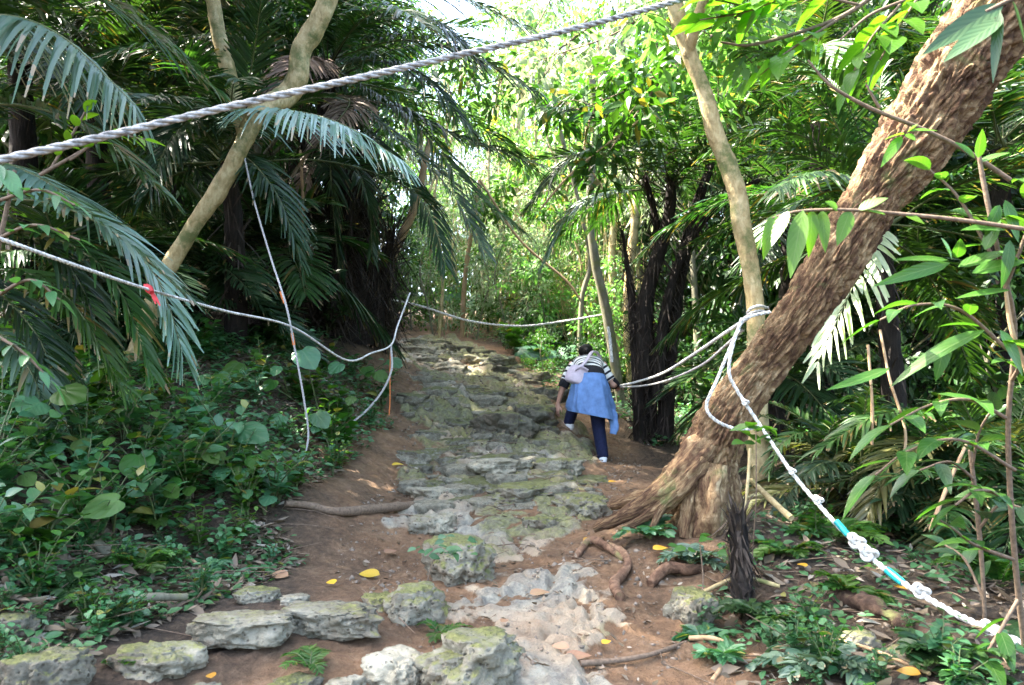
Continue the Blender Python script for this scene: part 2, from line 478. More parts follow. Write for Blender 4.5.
def base_h(xy):
    xy = np.asarray(xy, float).reshape(-1, 2)
    out = _sol[_n] + xy @ _sol[_n + 1:]
    for i in range(_n):
        out = out + _sol[i] * _phi(((xy - _cw[i, :2]) ** 2).sum(1))
    return out

def hit(x, y, hf, near=2.0, far=70):
    d = np.exp(np.linspace(math.log(near), math.log(far), 700))
    P = EYE + d[:, None] * (FWD + RGT * ((x - 512.0) / FPX) - UPV * ((y - 342.5) / FPX))
    below = P[:, 2] < hf(P[:, :2])
    if not below.any(): return None
    k = max(1, int(np.argmax(below)))
    a, b = d[k - 1], d[k]
    for _ in range(12):
        m = 0.5 * (a + b); p = px(x, y, m)
        if p[2] < hf(p[None, :2])[0]: b = m
        else: a = m
    return px(x, y, 0.5 * (a + b))

# edges of the stony trail, picture y -> left x, right x
EDGE = [(700, 415, 650), (684, 430, 640), (640, 455, 625), (600, 462, 610), (560, 425, 602), (520, 405, 590), (480, 415, 590), (450, 412, 585), (425, 408, 575),
        (400, 402, 560), (375, 398, 535), (355, 394, 500), (342, 390, 455)]
_ed = []
for y, a, b in EDGE:
    A_, B_ = hit(a, y, base_h), hit(b, y, base_h)
    if A_ is not None and B_ is not None:
        _ed.append((0.5 * (A_[1] + B_[1]), A_[0], B_[0]))
_ed.sort()
_ed = np.array(_ed)

def rock_mask(xy):
    a = np.interp(xy[:, 1], _ed[:, 0], _ed[:, 1]); b = np.interp(xy[:, 1], _ed[:, 0], _ed[:, 2])
    p3 = np.column_stack([xy, np.zeros(len(xy))])
    w = fbm(p3 * 2.2, 4, 51) * 0.30 + fbm(p3 * 7, 3, 52) * 0.10
    d = np.minimum(xy[:, 0] - a, b - xy[:, 0]) + w
    m = smooth(-0.05, 0.12, d)
    m = m * (xy[:, 1] < _ed[-1, 0] + 0.6)
    soil = smooth(0.02, 0.30, fbm(p3 * 1.7, 3, 77))       # pockets of earth
    near = smooth(7.5, 4.5, xy[:, 1])
    return m * (1 - soil * (0.55 + 0.35 * near))

def relief(xy, fine=True):
    """Everything on top of the smooth slope: ledges of limestone in the trail, lumps in the soil."""
    p3 = np.column_stack([xy, np.zeros(len(xy))])
    m = rock_mask(xy)
    warp = np.column_stack([fbm(p3 * 1.5, 3, 3), fbm(p3 * 1.5, 3, 4), np.zeros(len(xy))]) * 0.35
    q = (p3 + warp) * np.array([1.7, 2.1, 1.0])
    f1, f2, cid = worley(q + np.array([0, 0, 0.5]), 21)
    crack = smooth(0.0, 0.22, f2 - f1)
    far = smooth(5.5, 9.0, xy[:, 1])
    rock = (0.03 + 0.065 * cid) * crack * (0.7 + 0.2 * far) + ridged(p3 * 2.4, 2, 8) * 0.03
    if fine:
        g1, g2, _ = worley((p3 + warp) * np.array([4.0, 5.5, 1]) + 0.5, 33)
        rock = rock + (0.024 + 0.045 * far) * smooth(0.0, 0.4, g2 - g1) - 0.012
        h1, _, hc = worley((p3 + warp * .5) * 7.0 + 0.3, 44)
        rock = rock - 0.06 * smooth(0.40, 0.10, h1) * (hc > 0.35)            # solution pits
        rock = rock + fbm(p3 * 16, 4, 9) * 0.009
        k1, _, kc = worley((p3 + warp * .5) * 13.0 + 0.7, 46)
        rock = rock - (0.026 + 0.02 * far) * smooth(0.42, 0.10, k1) * (kc > 0.35)
    soil = fbm(p3 * 1.1, 4, 12) * 0.06 + (fbm(p3 * 5, 5, 13) * 0.034 + ridged(p3 * 14, 3, 14) * 0.008 if fine else 0)
    m = m * (0.15 + 0.85 * smooth(0.0, 0.035, rock))            # earth lies in the hollows of the rock
    return rock * m + soil * (1 - m * 0.6), m

def H(xy):
    xy = np.asarray(xy, float).reshape(-1, 2)
    r, _ = relief(xy)
    return base_h(xy) + r * np.clip(xy[:, 1] * 0.5, 0.1, 1)

def G(x, y):
    """The ground seen at picture position x, y."""
    p = hit(x, y, base_h)
    if p is None: return None
    return np.array([p[0], p[1], H(p[None, :2])[0]])

_ang = np.concatenate([np.linspace(-80, -42, 60, endpoint=False), np.linspace(-42, 42, 620, endpoint=False), np.linspace(42, 80, 61)]) * math.pi / 180
_rad = np.concatenate([np.exp(np.linspace(math.log(0.6), math.log(2.6), 60, endpoint=False)), np.exp(np.linspace(math.log(2.6), math.log(20), 430, endpoint=False)), np.exp(np.linspace(math.log(20), math.log(170), 60))])
_aa, _rr = np.meshgrid(_ang, _rad, indexing='xy')
_xy = np.stack([np.sin(_aa) * _rr, np.cos(_aa) * _rr], -1).reshape(-1, 2)
_hb = base_h(_xy); _rl, _rm = relief(_xy)
_z = _hb + _rl * np.clip(_xy[:, 1] * 0.5, 0.1, 1)
_p3 = np.column_stack([_xy, _z])
_moss = smooth(-0.1, 0.35, fbm(_p3 * 1.3, 4, 91) + 0.25 * smooth(5, 8, _xy[:, 1]) + 0.25 * smooth(-0.6, 0.6, _xy[:, 0] - np.interp(_xy[:, 1], _ed[:, 0], 0.5 * (_ed[:, 1] + _ed[:, 2]))))
_ea = np.interp(_xy[:, 1], _ed[:, 0], _ed[:, 1]); _eb = np.interp(_xy[:, 1], _ed[:, 0], _ed[:, 2])
_out = np.maximum(_ea - _xy[:, 0], _xy[:, 0] - _eb)
_hum = smooth(0.35, 1.0, _out + 0.25 * fbm(_p3 * 2.5, 3, 95))

m_ground, nt, N, Lk = mat_new('ground')
out = N('ShaderNodeOutputMaterial'); b = N('ShaderNodeBsdfPrincipled'); tc = N('ShaderNodeTexCoord')
def attr(n):
    a = N('ShaderNodeAttribute'); a.attribute_name = n; return a.outputs['Fac']
v = tc.outputs['Object']
n1 = noise_node(nt, 3.5, 7, 0.65, v, 0.3); n2 = noise_node(nt, 26, 6, 0.7, v); n3 = noise_node(nt, 8, 6, 0.7, v, 0.5); n5 = noise_node(nt, 1.3, 4, 0.6, v)
soil = ramp(nt, [(0.3, (0.075, 0.040, 0.020)), (0.5, (0.20, 0.115, 0.060)), (0.72, (0.36, 0.235, 0.14))])
Lk(mathn(nt, 'ADD', mathn(nt, 'MULTIPLY', n1.outputs[0], 0.55), mathn(nt, 'MULTIPLY', n2.outputs[0], 0.45)), soil.inputs[0])
hum = ramp(nt, [(0.35, (0.03, 0.022, 0.015)), (0.55, (0.075, 0.052, 0.033)), (0.75, (0.15, 0.11, 0.07))]); Lk(n2.outputs[0], hum.inputs[0])
n7 = noise_node(nt, 1.7, 5, 0.7, v, 0.4)
soilc = mixc(nt, maprange(nt, n7.outputs[0], 0.42, 0.62, 0, 0.6), soil.outputs[0], hum.outputs[0])       # damp, darker earth in patches
scol = mixc(nt, attr('humus'), soilc, hum.outputs[0])
rk = ramp(nt, [(0.3, (0.085, 0.075, 0.058)), (0.44, (0.215, 0.20, 0.165)), (0.56, (0.35, 0.325, 0.25)), (0.70, (0.48, 0.45, 0.36))])
Lk(mathn(nt, 'ADD', mathn(nt, 'MULTIPLY', n3.outputs[0], 0.6), mathn(nt, 'MULTIPLY', n2.outputs[0], 0.4)), rk.inputs[0])
rcol = mixc(nt, maprange(nt, n5.outputs[0], 0.42, 0.60, 0, 0.75), rk.outputs[0], (0.40, 0.30, 0.195))      # trodden, earth-stained rock
rcol = mixc(nt, maprange(nt, n1.outputs[0], 0.54, 0.66, 0, 0.6), rcol, soil.outputs[0])
mossc = ramp(nt, [(0.3, (0.045, 0.05, 0.012)), (0.5, (0.13, 0.14, 0.028)), (0.72, (0.25, 0.255, 0.05))]); Lk(n2.outputs[0], mossc.inputs[0])
mf = maprange(nt, mathn(nt, 'ADD', mathn(nt, 'MULTIPLY', attr('moss'), 0.55), mathn(nt, 'MULTIPLY', n3.outputs[0], 0.75)), 0.72, 0.98, 0, 0.75)
rcol = mixc(nt, mf, rcol, mossc.outputs[0])
rf = maprange(nt, mathn(nt, 'ADD', attr('rock'), mathn(nt, 'MULTIPLY', mathn(nt, 'SUBTRACT', n3.outputs[0], 0.5), 0.9)), 0.35, 0.55)
Lk(mixc(nt, rf, scol, rcol), b.inputs['Base Color'])
b.inputs['Roughness'].default_value = 0.85; b.inputs['Specular IOR Level'].default_value = 0.3
bp = N('ShaderNodeBump'); bp.inputs['Strength'].default_value = 1.0; bp.inputs['Distance'].default_value = 0.045
n6 = noise_node(nt, 95, 4, 0.7, v)
Lk(mathn(nt, 'ADD', mathn(nt, 'MULTIPLY', n3.outputs[0], 0.5), mathn(nt, 'ADD', mathn(nt, 'MULTIPLY', n2.outputs[0], 0.6), mathn(nt, 'MULTIPLY', n6.outputs[0], 0.35))), bp.inputs['Height'])
Lk(bp.outputs[0], b.inputs['Normal']); Lk(b.outputs[0], out.inputs[0])

mb = MB()
_na, _nr = len(_ang), len(_rad)
_i, _j = np.meshgrid(np.arange(_nr - 1), np.arange(_na - 1), indexing='ij')
_F = np.stack([_i * _na + _j, _i * _na + _j + 1, (_i + 1) * _na + _j + 1, (_i + 1) * _na + _j], -1).reshape(-1, 4)
mb.add(_p3, _F)
ground = mb.build('ground', m_ground, attrs={'rock': _rm, 'moss': _moss, 'humus': _hum})
tag(ground, kind='structure')
# ------------------------------------------------------------------ materials for the plants
M = {}
DRY = (0.16, 0.115, 0.06)
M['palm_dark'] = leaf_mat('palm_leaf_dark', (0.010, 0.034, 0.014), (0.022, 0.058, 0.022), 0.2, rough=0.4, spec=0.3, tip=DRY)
M['palm'] = leaf_mat('palm_leaf', (0.020, 0.066, 0.016), (0.042, 0.105, 0.026), 0.28, rough=0.4, spec=0.32, age=(0.05, (0.15, 0.11, 0.03)), tip=DRY)
M['palm_silver'] = leaf_mat('palm_leaf_silver', (0.055, 0.115, 0.075), (0.12, 0.18, 0.115), 0.2, rough=0.38, spec=0.5, age=(0.04, (0.22, 0.17, 0.09)), tip=(0.26, 0.2, 0.12))
M['palm_painted_sheen'] = leaf_mat('palm_leaf_painted_sheen', (0.10, 0.19, 0.155), (0.19, 0.29, 0.24), 0.25, rough=0.34, spec=0.6, tip=(0.3, 0.25, 0.16))  # sky gloss on single fronds, painted in as a lighter bluish colour
M['palm_painted_sun'] = leaf_mat('palm_leaf_painted_sun', (0.30, 0.36, 0.22), (0.42, 0.46, 0.32), 0.3, rough=0.35, spec=0.6)  # sunlit look of one hanging frond, painted into its whitened colour
M['palm_dry'] = leaf_mat('palm_leaf_dry', (0.10, 0.065, 0.048), (0.20, 0.14, 0.105), 0.12, tint=(1.2, 1.0, 0.8), rough=0.6, spec=0.3)
M['palm_yellow'] = leaf_mat('palm_leaf_yellowing', (0.12, 0.13, 0.035), (0.19, 0.17, 0.06), 0.3, rough=0.42)
M['rachis'] = plain_mat('palm_rib', (0.10, 0.12, 0.045), 0.5, 0.4, 30)
M['leaf_bright'] = leaf_mat('leaf_bright', (0.075, 0.165, 0.035), (0.17, 0.28, 0.085), 0.55, tint=(1.2, 1.5, 0.75), rough=0.42, spec=0.4, age=(0.03, (0.25, 0.2, 0.03)))
M['leaf_mid'] = leaf_mat('leaf_mid', (0.024, 0.085, 0.012), (0.055, 0.14, 0.022), 0.4, rough=0.42, spec=0.3, age=(0.03, (0.16, 0.13, 0.03)))
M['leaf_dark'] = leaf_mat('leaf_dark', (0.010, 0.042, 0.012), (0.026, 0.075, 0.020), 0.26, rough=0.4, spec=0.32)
M['leaf_pale'] = leaf_mat('leaf_pale', (0.17, 0.25, 0.13), (0.33, 0.40, 0.26), 0.5, tint=(1.2, 1.35, 0.95), rough=0.4, spec=0.45, age=(0.08, (0.28, 0.25, 0.18)))
M['leaf_big'] = leaf_mat('leaf_big_veined', (0.026, 0.095, 0.012), (0.055, 0.15, 0.02), 0.42, rough=0.34, spec=0.42, vein=0.8)
M['leaf_big_dark'] = leaf_mat('leaf_big_dark', (0.012, 0.042, 0.014), (0.026, 0.066, 0.022), 0.25, rough=0.36, spec=0.4, vein=0.25)
M['leaf_young'] = leaf_mat('leaf_young_lime', (0.075, 0.19, 0.012), (0.12, 0.25, 0.02), 0.55, tint=(1.25, 1.5, 0.4), rough=0.36, vein=0.6)
M['leaf_blue'] = leaf_mat('leaf_bluish', (0.028, 0.115, 0.045), (0.075, 0.195, 0.085), 0.32, rough=0.36, spec=0.5, vein=0.3, age=(0.02, (0.2, 0.2, 0.04)))
M['leaf_yellow'] = leaf_mat('leaf_yellow', (0.50, 0.24, 0.015), (0.60, 0.36, 0.03), 0.2, tint=(1.2, 1.0, 0.4), rough=0.5, vein=0.4)
M['leaf_litter'] = leaf_mat('leaf_litter', (0.085, 0.055, 0.038), (0.26, 0.19, 0.145), 0.1, tint=(1.2, 1, .8), rough=0.7, spec=0.3, age=(0.12, (0.33, 0.28, 0.23)))
M['leaf_brown'] = leaf_mat('leaf_brown', (0.22, 0.11, 0.06), (0.32, 0.17, 0.10), 0.1, tint=(1.2, 1, .8), rough=0.6, vein=0.4)
M['stem_green'] = plain_mat('green_stem', (0.075, 0.10, 0.035), 0.55, 0.4, 40)
M['twig'] = plain_mat('twig_bark', (0.15, 0.105, 0.07), 0.85, 0.45, 60, 0.5)
M['bark_brown'] = bark_mat('bark_rough_brown', [(0.32, (0.026, 0.015, 0.009)), (0.45, (0.115, 0.063, 0.038)), (0.56, (0.24, 0.142, 0.086)), (0.70, (0.42, 0.28, 0.18))], (16, 16, 16), 1.0, 0.02, 0.12)
M['bark_pale'] = bark_mat('bark_pale', [(0.3, (0.16, 0.11, 0.045)), (0.48, (0.44, 0.335, 0.165)), (0.7, (0.68, 0.56, 0.33))], (22, 22, 10), 0.9, 0.012, 0.5, 0.75, 6)
M['bark_grey'] = bark_mat('bark_grey_green', [(0.3, (0.07, 0.065, 0.045)), (0.5, (0.17, 0.16, 0.11)), (0.7, (0.30, 0.28, 0.20))], (16, 16, 4), 0.7, 0.01, 0.4)
M['bark_dark'] = bark_mat('palm_fibre_dark', [(0.32, (0.006, 0.005, 0.004)), (0.52, (0.02, 0.015, 0.012)), (0.72, (0.06, 0.045, 0.035))], (50, 50, 5), 1.0, 0.02, 0.0)
M['bark_rot'] = bark_mat('rotten_wood', [(0.3, (0.018, 0.011, 0.008)), (0.5, (0.06, 0.036, 0.024)), (0.72, (0.15, 0.095, 0.065))], (20, 20, 20), 1.0, 0.02, 0.3)
M['bark_tan'] = bark_mat('bark_tan', [(0.3, (0.19, 0.11, 0.06)), (0.5, (0.38, 0.25, 0.14)), (0.7, (0.5, 0.36, 0.22))], (18, 18, 6), 0.6, 0.01, 0.1)
M['fibre'] = plain_mat('loose_fibre', (0.04, 0.029, 0.021), 0.8, 0.5, 30)

# ------------------------------------------------------------------ palms
def frond_into(mb, curve, ll, pairs, rng, hang=0.35, w=0.0135, start=0.14, fwd=62, lift=0.25, rr=0.012, up=None, sides=(1, -1), ragged=0.10):
    """A feather frond along curve (rows of points): rib, then two ranks of strap leaflets of length ll that hang by hang."""
    C = tube(mb, curve, np.linspace(rr, rr * 0.22, len(curve)), 5, 22, 0, caps=False)
    T = unit(np.gradient(C, axis=0))
    u0 = np.array([0, 0, 1.0]) if up is None else unit(np.asarray(up, float))
    S = unit(np.cross(T, u0)); U = np.cross(S, T)
    t = np.linspace(start, 0.995, pairs)
    x = t * (len(C) - 1); k = np.minimum(x.astype(int), len(C) - 2); f = (x - k)[:, None]
    lerp = lambda A: A[k] * (1 - f) + A[k + 1] * f
    P, Tt, Ss, Uu = lerp(C), unit(lerp(T)), unit(lerp(S)), unit(lerp(U))
    prof = (0.55 + 0.45 * smooth(start, start + 0.2, t)) * (1 - 0.52 * smooth(0.55, 1.0, t))
    for sd in sides:
        a = np.radians(fwd - 34 * t + rng.normal(0, 3.5, pairs))[:, None]
        a = a + rng.normal(0, .03)
        D = Tt * np.cos(a) + sd * Ss * np.sin(a) + Uu * (lift + rng.normal(0, 0.06, pairs))[:, None]
        keep = rng.random(pairs) > ragged
        Ln = ll * prof * rng.uniform(0.82, 1.1, pairs) * np.where(rng.random(pairs) < .08, rng.uniform(.35, .8, pairs), 1)
        Un = Uu + sd * Ss * -0.25 + rng.normal(0, 0.13, (pairs, 3))
        blades(mb, P[keep], D[keep], Un[keep], Ln[keep], w * (0.75 + 0.5 * prof[keep]) * rng.uniform(0.85, 1.15, keep.sum()), (hang * rng.uniform(0.6, 1.4, pairs))[keep], 0.32, prof_strap, 4, 1, twist=rng.normal(0, 0.6, keep.sum()))

def frond_obj(curve, ll, mat, rng, parent, origin, pairs=None, **kw):
    mb = MB()
    L = np.linalg.norm(np.diff(np.asarray(curve), axis=0), axis=1).sum()
    frond_into(mb, curve, ll, pairs or int(np.clip(L / 0.030, 22, 84)), rng, **kw)
    return mb.build('frond', [M['rachis'], M[mat]], parent, origin)

def arch(base, az, el, L, droop, n=6, side=0.0):
    """A rib that leaves base at azimuth az, elevation el and bends over."""
    s = np.linspace(0, 1, n)
    d = np.array([math.sin(az) * math.cos(el), math.cos(az) * math.cos(el), math.sin(el)])
    sd = np.array([math.cos(az), -math.sin(az), 0])
    C = base + d * (L * s)[:, None] - np.array([0, 0, 1]) * (droop * L * s ** 2.2)[:, None] + sd * (side * L * s ** 2)[:, None]
    return C

def fibre_tufts(mb, C, r, n, rng, L=0.3, mat=1, up=0.7):
    k = rng.integers(0, len(C), n)
    a = rng.uniform(0, 2 * np.pi, n)
    N = np.stack([np.cos(a), np.sin(a), np.zeros(n)], 1)
    rr = r[k] if hasattr(r, '__len__') else r
    P = C[k] + N * (np.asarray(rr) * 0.9)[..., None] if hasattr(r, '__len__') else C[k] + N * r * 0.9
    D = N * 0.5 + np.array([0, 0, 1.0]) * rng.choice([up, -0.9], n)[:, None] + rng.normal(0, 0.25, (n, 3))
    blades(mb, P, D, N, L * rng.uniform(0.4, 1.2, n), 0.004 + 0.012 * rng.random(n), 0.1, 0.1, prof_grass, 3, mat, curl=rng.normal(0, 0.2, n))

def palm_stem(P, rad, rng, parent, origin, fib=120, fl=0.35):
    mb = MB()
    def d(a, s, p, r):
        return r * (0.22 * fbm(np.column_stack([np.cos(a) * 2, np.sin(a) * 2, s * 4]) + 3.1 * rng.random(), 4, 5) + 0.10 * np.abs(np.sin(s * 9 + a * 2.0 + 2 * fbm(p * 2, 2, 6))))
    C = tube(mb, P, rad, 20, 60, 0, d)
    rr = np.interp(np.linspace(0, 1, len(C)), np.linspace(0, 1, len(P)), rad)
    fibre_tufts(mb, C, rr, fib, rng, fl)
    return mb.build('stem', [M['bark_dark'], M['fibre']], parent, origin)

def palm(base, label, fronds, stems=(), group=None, seed=0, crown=None, n=0, Lr=(1.8, 2.8), el=(10, 75), az=(0, 360), droop=(0.25, 0.55), mats=('palm', 'palm_dark'), ll=(0.36, 0.52), name='sugar_palm', fib=120, stem_r=0.09, fl=.35, **kw):
    """A feather palm: hero fronds (curve, leaflet length, material, options) and n more all round."""
    rng = np.random.default_rng(seed)
    root = empty(name, base, label, 'palm', group)
    base = np.asarray(base, float)
    crown = base + np.array([0, 0, 0.5]) if crown is None else np.asarray(crown, float)
    if not stems:
        stems = [([base - [0, 0, .15], (base * .5 + crown * .5) + rng.normal(0, 0.03, 3), crown], [stem_r * 1.3, stem_r, stem_r * 0.8])]
    for P, rad in stems:
        palm_stem(np.asarray(P), rad, rng, root, base, fib, fl)
    for c, l, m, o in fronds:
        frond_obj(np.asarray(c), l, m, rng, root, base, **o)
    for i in range(n):
        a = R(rng.uniform(*az)) if az != (0, 360) else 2 * math.pi * ((i * 0.381966 + rng.uniform(-.05, .05)) % 1)
        e = R(rng.uniform(*el)); L = rng.uniform(*Lr)
        c = arch(crown + rng.normal(0, 0.05, 3), a, e, L, rng.uniform(*droop), side=rng.uniform(-.12, .12))
        frond_obj(c, rng.uniform(*ll), mats[rng.integers(len(mats))], rng, root, base, hang=rng.uniform(0.15, 0.5), lift=rng.uniform(0.05, 0.35), **kw)
    return root

# ------------------------------------------------------------------ broad-leaved crowns
def leaf_cloud(mb, centers, radii, per, rng, L=(0.10, 0.17), aspect=0.24, mat=1, droop=0.25, ns=2, flat=0.7, up=0.55):
    """Clumps of leaves: per leaves round each centre, each leaf pointing outward and a little down."""
    n = len(centers) * per
    c = np.repeat(centers, per, 0); r = np.repeat(radii, per)
    o = rng.normal(0, 1, (n, 3)); o = unit(o) * (rng.random(n) ** 0.5)[:, None] * r[:, None]
    o[:, 2] *= flat
    P = c + o
    D = unit(o + 1e-3) * 0.8 + rng.normal(0, 0.55, (n, 3)); D[:, 2] -= 0.25
    U = np.array([0, 0, 1.0]) * up + rng.normal(0, 0.5, (n, 3))
    Ls = rng.uniform(*L, n)
    blades(mb, P, D, U, Ls, Ls * aspect * rng.uniform(0.8, 1.2, n), droop * rng.random(n) * 2, 0.2, prof_leaf, ns, mat)

def tree_meshes(kind, seed, Ht=7.0, R0=2.2, n=42, per=85, trunk_r=0.07, z0=0.35, L=(0.11, 0.19), aspect=0.24, leaf='leaf_mid', bark='bark_grey', flat=0.7, cr=(0.35, 0.7), lean=0.5):
    """Trunk mesh and crown mesh of a forest tree standing at the origin."""
    rng = np.random.default_rng(seed)
    top = np.array([rng.normal(0, lean), rng.normal(0, lean), Ht])
    mid = top * 0.5 + np.array([rng.normal(0, .25), rng.normal(0, .25), 0])
    tk = MB()
    C = tube(tk, [[0, 0, -.3], mid * .5, mid, top * .8, top], [trunk_r * 1.3, trunk_r, trunk_r * .8, trunk_r * .5, trunk_r * .2], 9, 26)
    cen, rad = [], []
    for i in range(n):
        h = Ht * rng.uniform(z0, 1.05)
        prof = math.sin(math.pi * min(1, max(0.05, (h / Ht - z0 + .12) / (1.2 - z0)))) ** 0.6
        a = rng.uniform(0, 2 * math.pi); rr = R0 * prof * math.sqrt(rng.random())
        k = min(len(C) - 1, int(len(C) * min(0.97, (h / Ht) * 0.9)))
        c = np.array([C[k][0] + rr * math.cos(a), C[k][1] + rr * math.sin(a), h])
        cen.append(c); rad.append(rng.uniform(*cr))
        if i % 2 == 0:
            b0 = C[max(2, k - 4)]
            tube(tk, [b0, b0 * .45 + c * .55 + [0, 0, .12], c], [trunk_r * .38, trunk_r * .22, trunk_r * .08], 5, 8, caps=False)
    cw = MB()
    leaf_cloud(cw, np.array(cen), np.array(rad), per, rng, L, aspect, 0, flat=flat)
    return tk.mesh(kind + '_trunk', M[bark]), cw.mesh(kind + '_crown', M[leaf])

def put_tree(meshes, loc, label, group, rz=0, s=1.0, name='forest_tree', cat='tree', leaf=None):
    root = empty(name, loc, label, cat, group)
    root.rotation_euler = (0, 0, rz); root.scale = (s, s, s)
    for nm, me in zip(('trunk', 'crown'), meshes):
        o = bpy.data.objects.new(nm, me); COL.objects.link(o); o.parent = root
        if nm == 'crown' and leaf:
            o.material_slots[0].link = 'OBJECT'; o.material_slots[0].material = M[leaf]
    return root

# ------------------------------------------------------------------ the big leaning tree
rngT = np.random.default_rng(5)
t_rows = [(700, 548, 5.25, 42), (699, 512, 5.25, 34), (704, 470, 5.2, 28.5), (722, 425, 5.15, 25), (743, 392, 5.12, 22), (769, 357, 5.1, 21.5), (809, 302, 5.0, 22.5), (846, 243, 4.95, 24.5), (881, 188, 4.9, 26), (920, 134, 4.85, 32), (958, 72, 4.8, 37), (1004, 10, 4.75, 40), (1070, -70, 4.7, 44), (1160, -180, 4.65, 42), (1240, -330, 4.6, 40)]
tP = pxs(t_rows); tR = np.array([r[3] * r[2] / FPX for r in t_rows])
t_base = np.array([tP[1][0], tP[1][1], H(tP[1][None, :2])[0]])
lean_tree = empty('leaning_tree', t_base, 'big leaning tree with rough reddish brown bark and ropes round its trunk', 'tree')
def bark_disp(a, s, p, r):
    ca, sa = np.cos(a), np.sin(a)
    w = fbm(np.column_stack([ca * 2, sa * 2, s * 2.2]), 3, 15)
    big = fbm(np.column_stack([ca * 1.6, sa * 1.6, s * 1.1]), 3, 63)
    f1, f2, cid = worley(np.column_stack([ca * 5.5 + w * 2.2, sa * 5.5 + w * 2.2, s * 5.5 + w * 2.2]), 66)      # long bark plates
    plate = smooth(0.0, 0.28, f2 - f1) * (0.5 + 0.8 * cid)
    fine = ridged(np.column_stack([ca * 9 + w * 2, sa * 9 + w * 2, s * 10.0 + w * 2]), 4, 62)
    butt = smooth(0.75, 0.0, s) * (0.35 * np.abs(np.sin(a * 2.5 + 0.6)) ** 2 - 0.1)
    step = 0.10 * smooth(2.55, 2.75, s) - 0.06 * smooth(2.8, 3.3, s)
    return r * (0.15 * big + 0.13 * (plate - 0.5) + 0.10 * (fine - 0.2) + butt + step) + 0.003 * fbm(p * 60, 2, 3)
def along_attr(mb, seg, n, s_scale=1.0):
    """Bark coordinate per vertex of a swept trunk: round it and along it."""
    out = []
    for v, uv in zip(mb.v, mb.uv):
        a = uv[:, 0] * 2 * np.pi
        out.append(np.column_stack([np.cos(a), np.sin(a), uv[:, 1] * s_scale]))
    return np.concatenate(out)
M['bark_lean'] = bark_mat('bark_rough_brown_plates', [(0.33, (0.022, 0.012, 0.007)), (0.44, (0.105, 0.056, 0.030)), (0.54, (0.25, 0.162, 0.083)), (0.66, (0.55, 0.42, 0.25))], (3.4, 3.4, 12), 1.0, 0.025, 0.15, 0.9, 2.6, 'bark')
mb = MB()
tube(mb, tP, tR, 220, 520, 0, bark_disp)
mb.build('trunk', M['bark_lean'], lean_tree, t_base, attrs={'bark': along_attr(mb, 220, 520)})
def root_part(rows, parent, origin, seg=26, n=70, mat='bark_brown', name='root', seed=0):
    mb = MB(); P = pxs(rows); rr = [q[3] * q[2] / FPX for q in rows]
    tube(mb, P, rr, seg, n, 0, lambda a, s, p, r: r * (0.35 * fbm(p * 9 + seed, 4, 71) + 0.38 * ridged(np.column_stack([np.cos(a) * 5, np.sin(a) * 5, s * 4 + seed]), 4, 72) - .08))
    return mb.build(name, M['bark_lean'], parent, origin, attrs={'bark': along_attr(mb, seg, n)})
for k, rows in enumerate([
    [(708, 445, 5.08, 15), (690, 466, 5.0, 15), (668, 487, 5.0, 12), (645, 504, 5.05, 9), (622, 516, 5.1, 7), (594, 529, 5.15, 4)],
    [(703, 462, 5.0, 12), (686, 482, 4.96, 10), (668, 500, 4.97, 8), (650, 513, 5.0, 6), (634, 523, 5.02, 4), (618, 530, 5.0, 2.5)],
    [(700, 450, 5.3, 14), (676, 474, 5.45, 11), (655, 492, 5.6, 8), (632, 500, 5.7, 6), (612, 506, 5.8, 4)],
    [(716, 465, 5.0, 14), (712, 495, 4.96, 16), (708, 525, 4.95, 17), (704, 556, 4.97, 14)],
    [(690, 480, 5.0, 8), (689, 508, 4.96, 8), (684, 538, 4.92, 6)],
    [(724, 470, 5.2, 13), (730, 505, 5.15, 14), (740, 535, 5.1, 10), (765, 555, 5.0, 6)],
    [(696, 470, 4.98, 6), (676, 492, 4.93, 5), (662, 508, 4.95, 4), (652, 528, 4.9, 2.5)]]):
    root_part(rows, lean_tree, t_base, seed=k * 1.7)
# its own limbs and crown, above and right of the frame
mb = MB(); limb = MB()
cen = []
topP = tP[-1]
for k in range(46):
    a = rngT.uniform(0, 2 * math.pi); rr = 2.6 * math.sqrt(rngT.random())
    c = topP + np.array([rr * math.cos(a) - 0.2, rr * math.sin(a) * 0.8 - 0.2, rngT.uniform(0.0, 1.6)])
    cen.append(c)
    if k % 3 == 0:
        tube(limb, [topP - [0, 0, .1], topP * .5 + c * .5 + [0, 0, .1], c], [.12, .06, .02], 8, 12)
leaf_cloud(mb, np.array(cen), rngT.uniform(.35, .6, len(cen)), 70, rngT, (0.13, 0.2), .3, 0)
limb.build('limb', M['bark_brown'], lean_tree, t_base)
mb.build('crown', M['leaf_mid'], lean_tree, t_base)

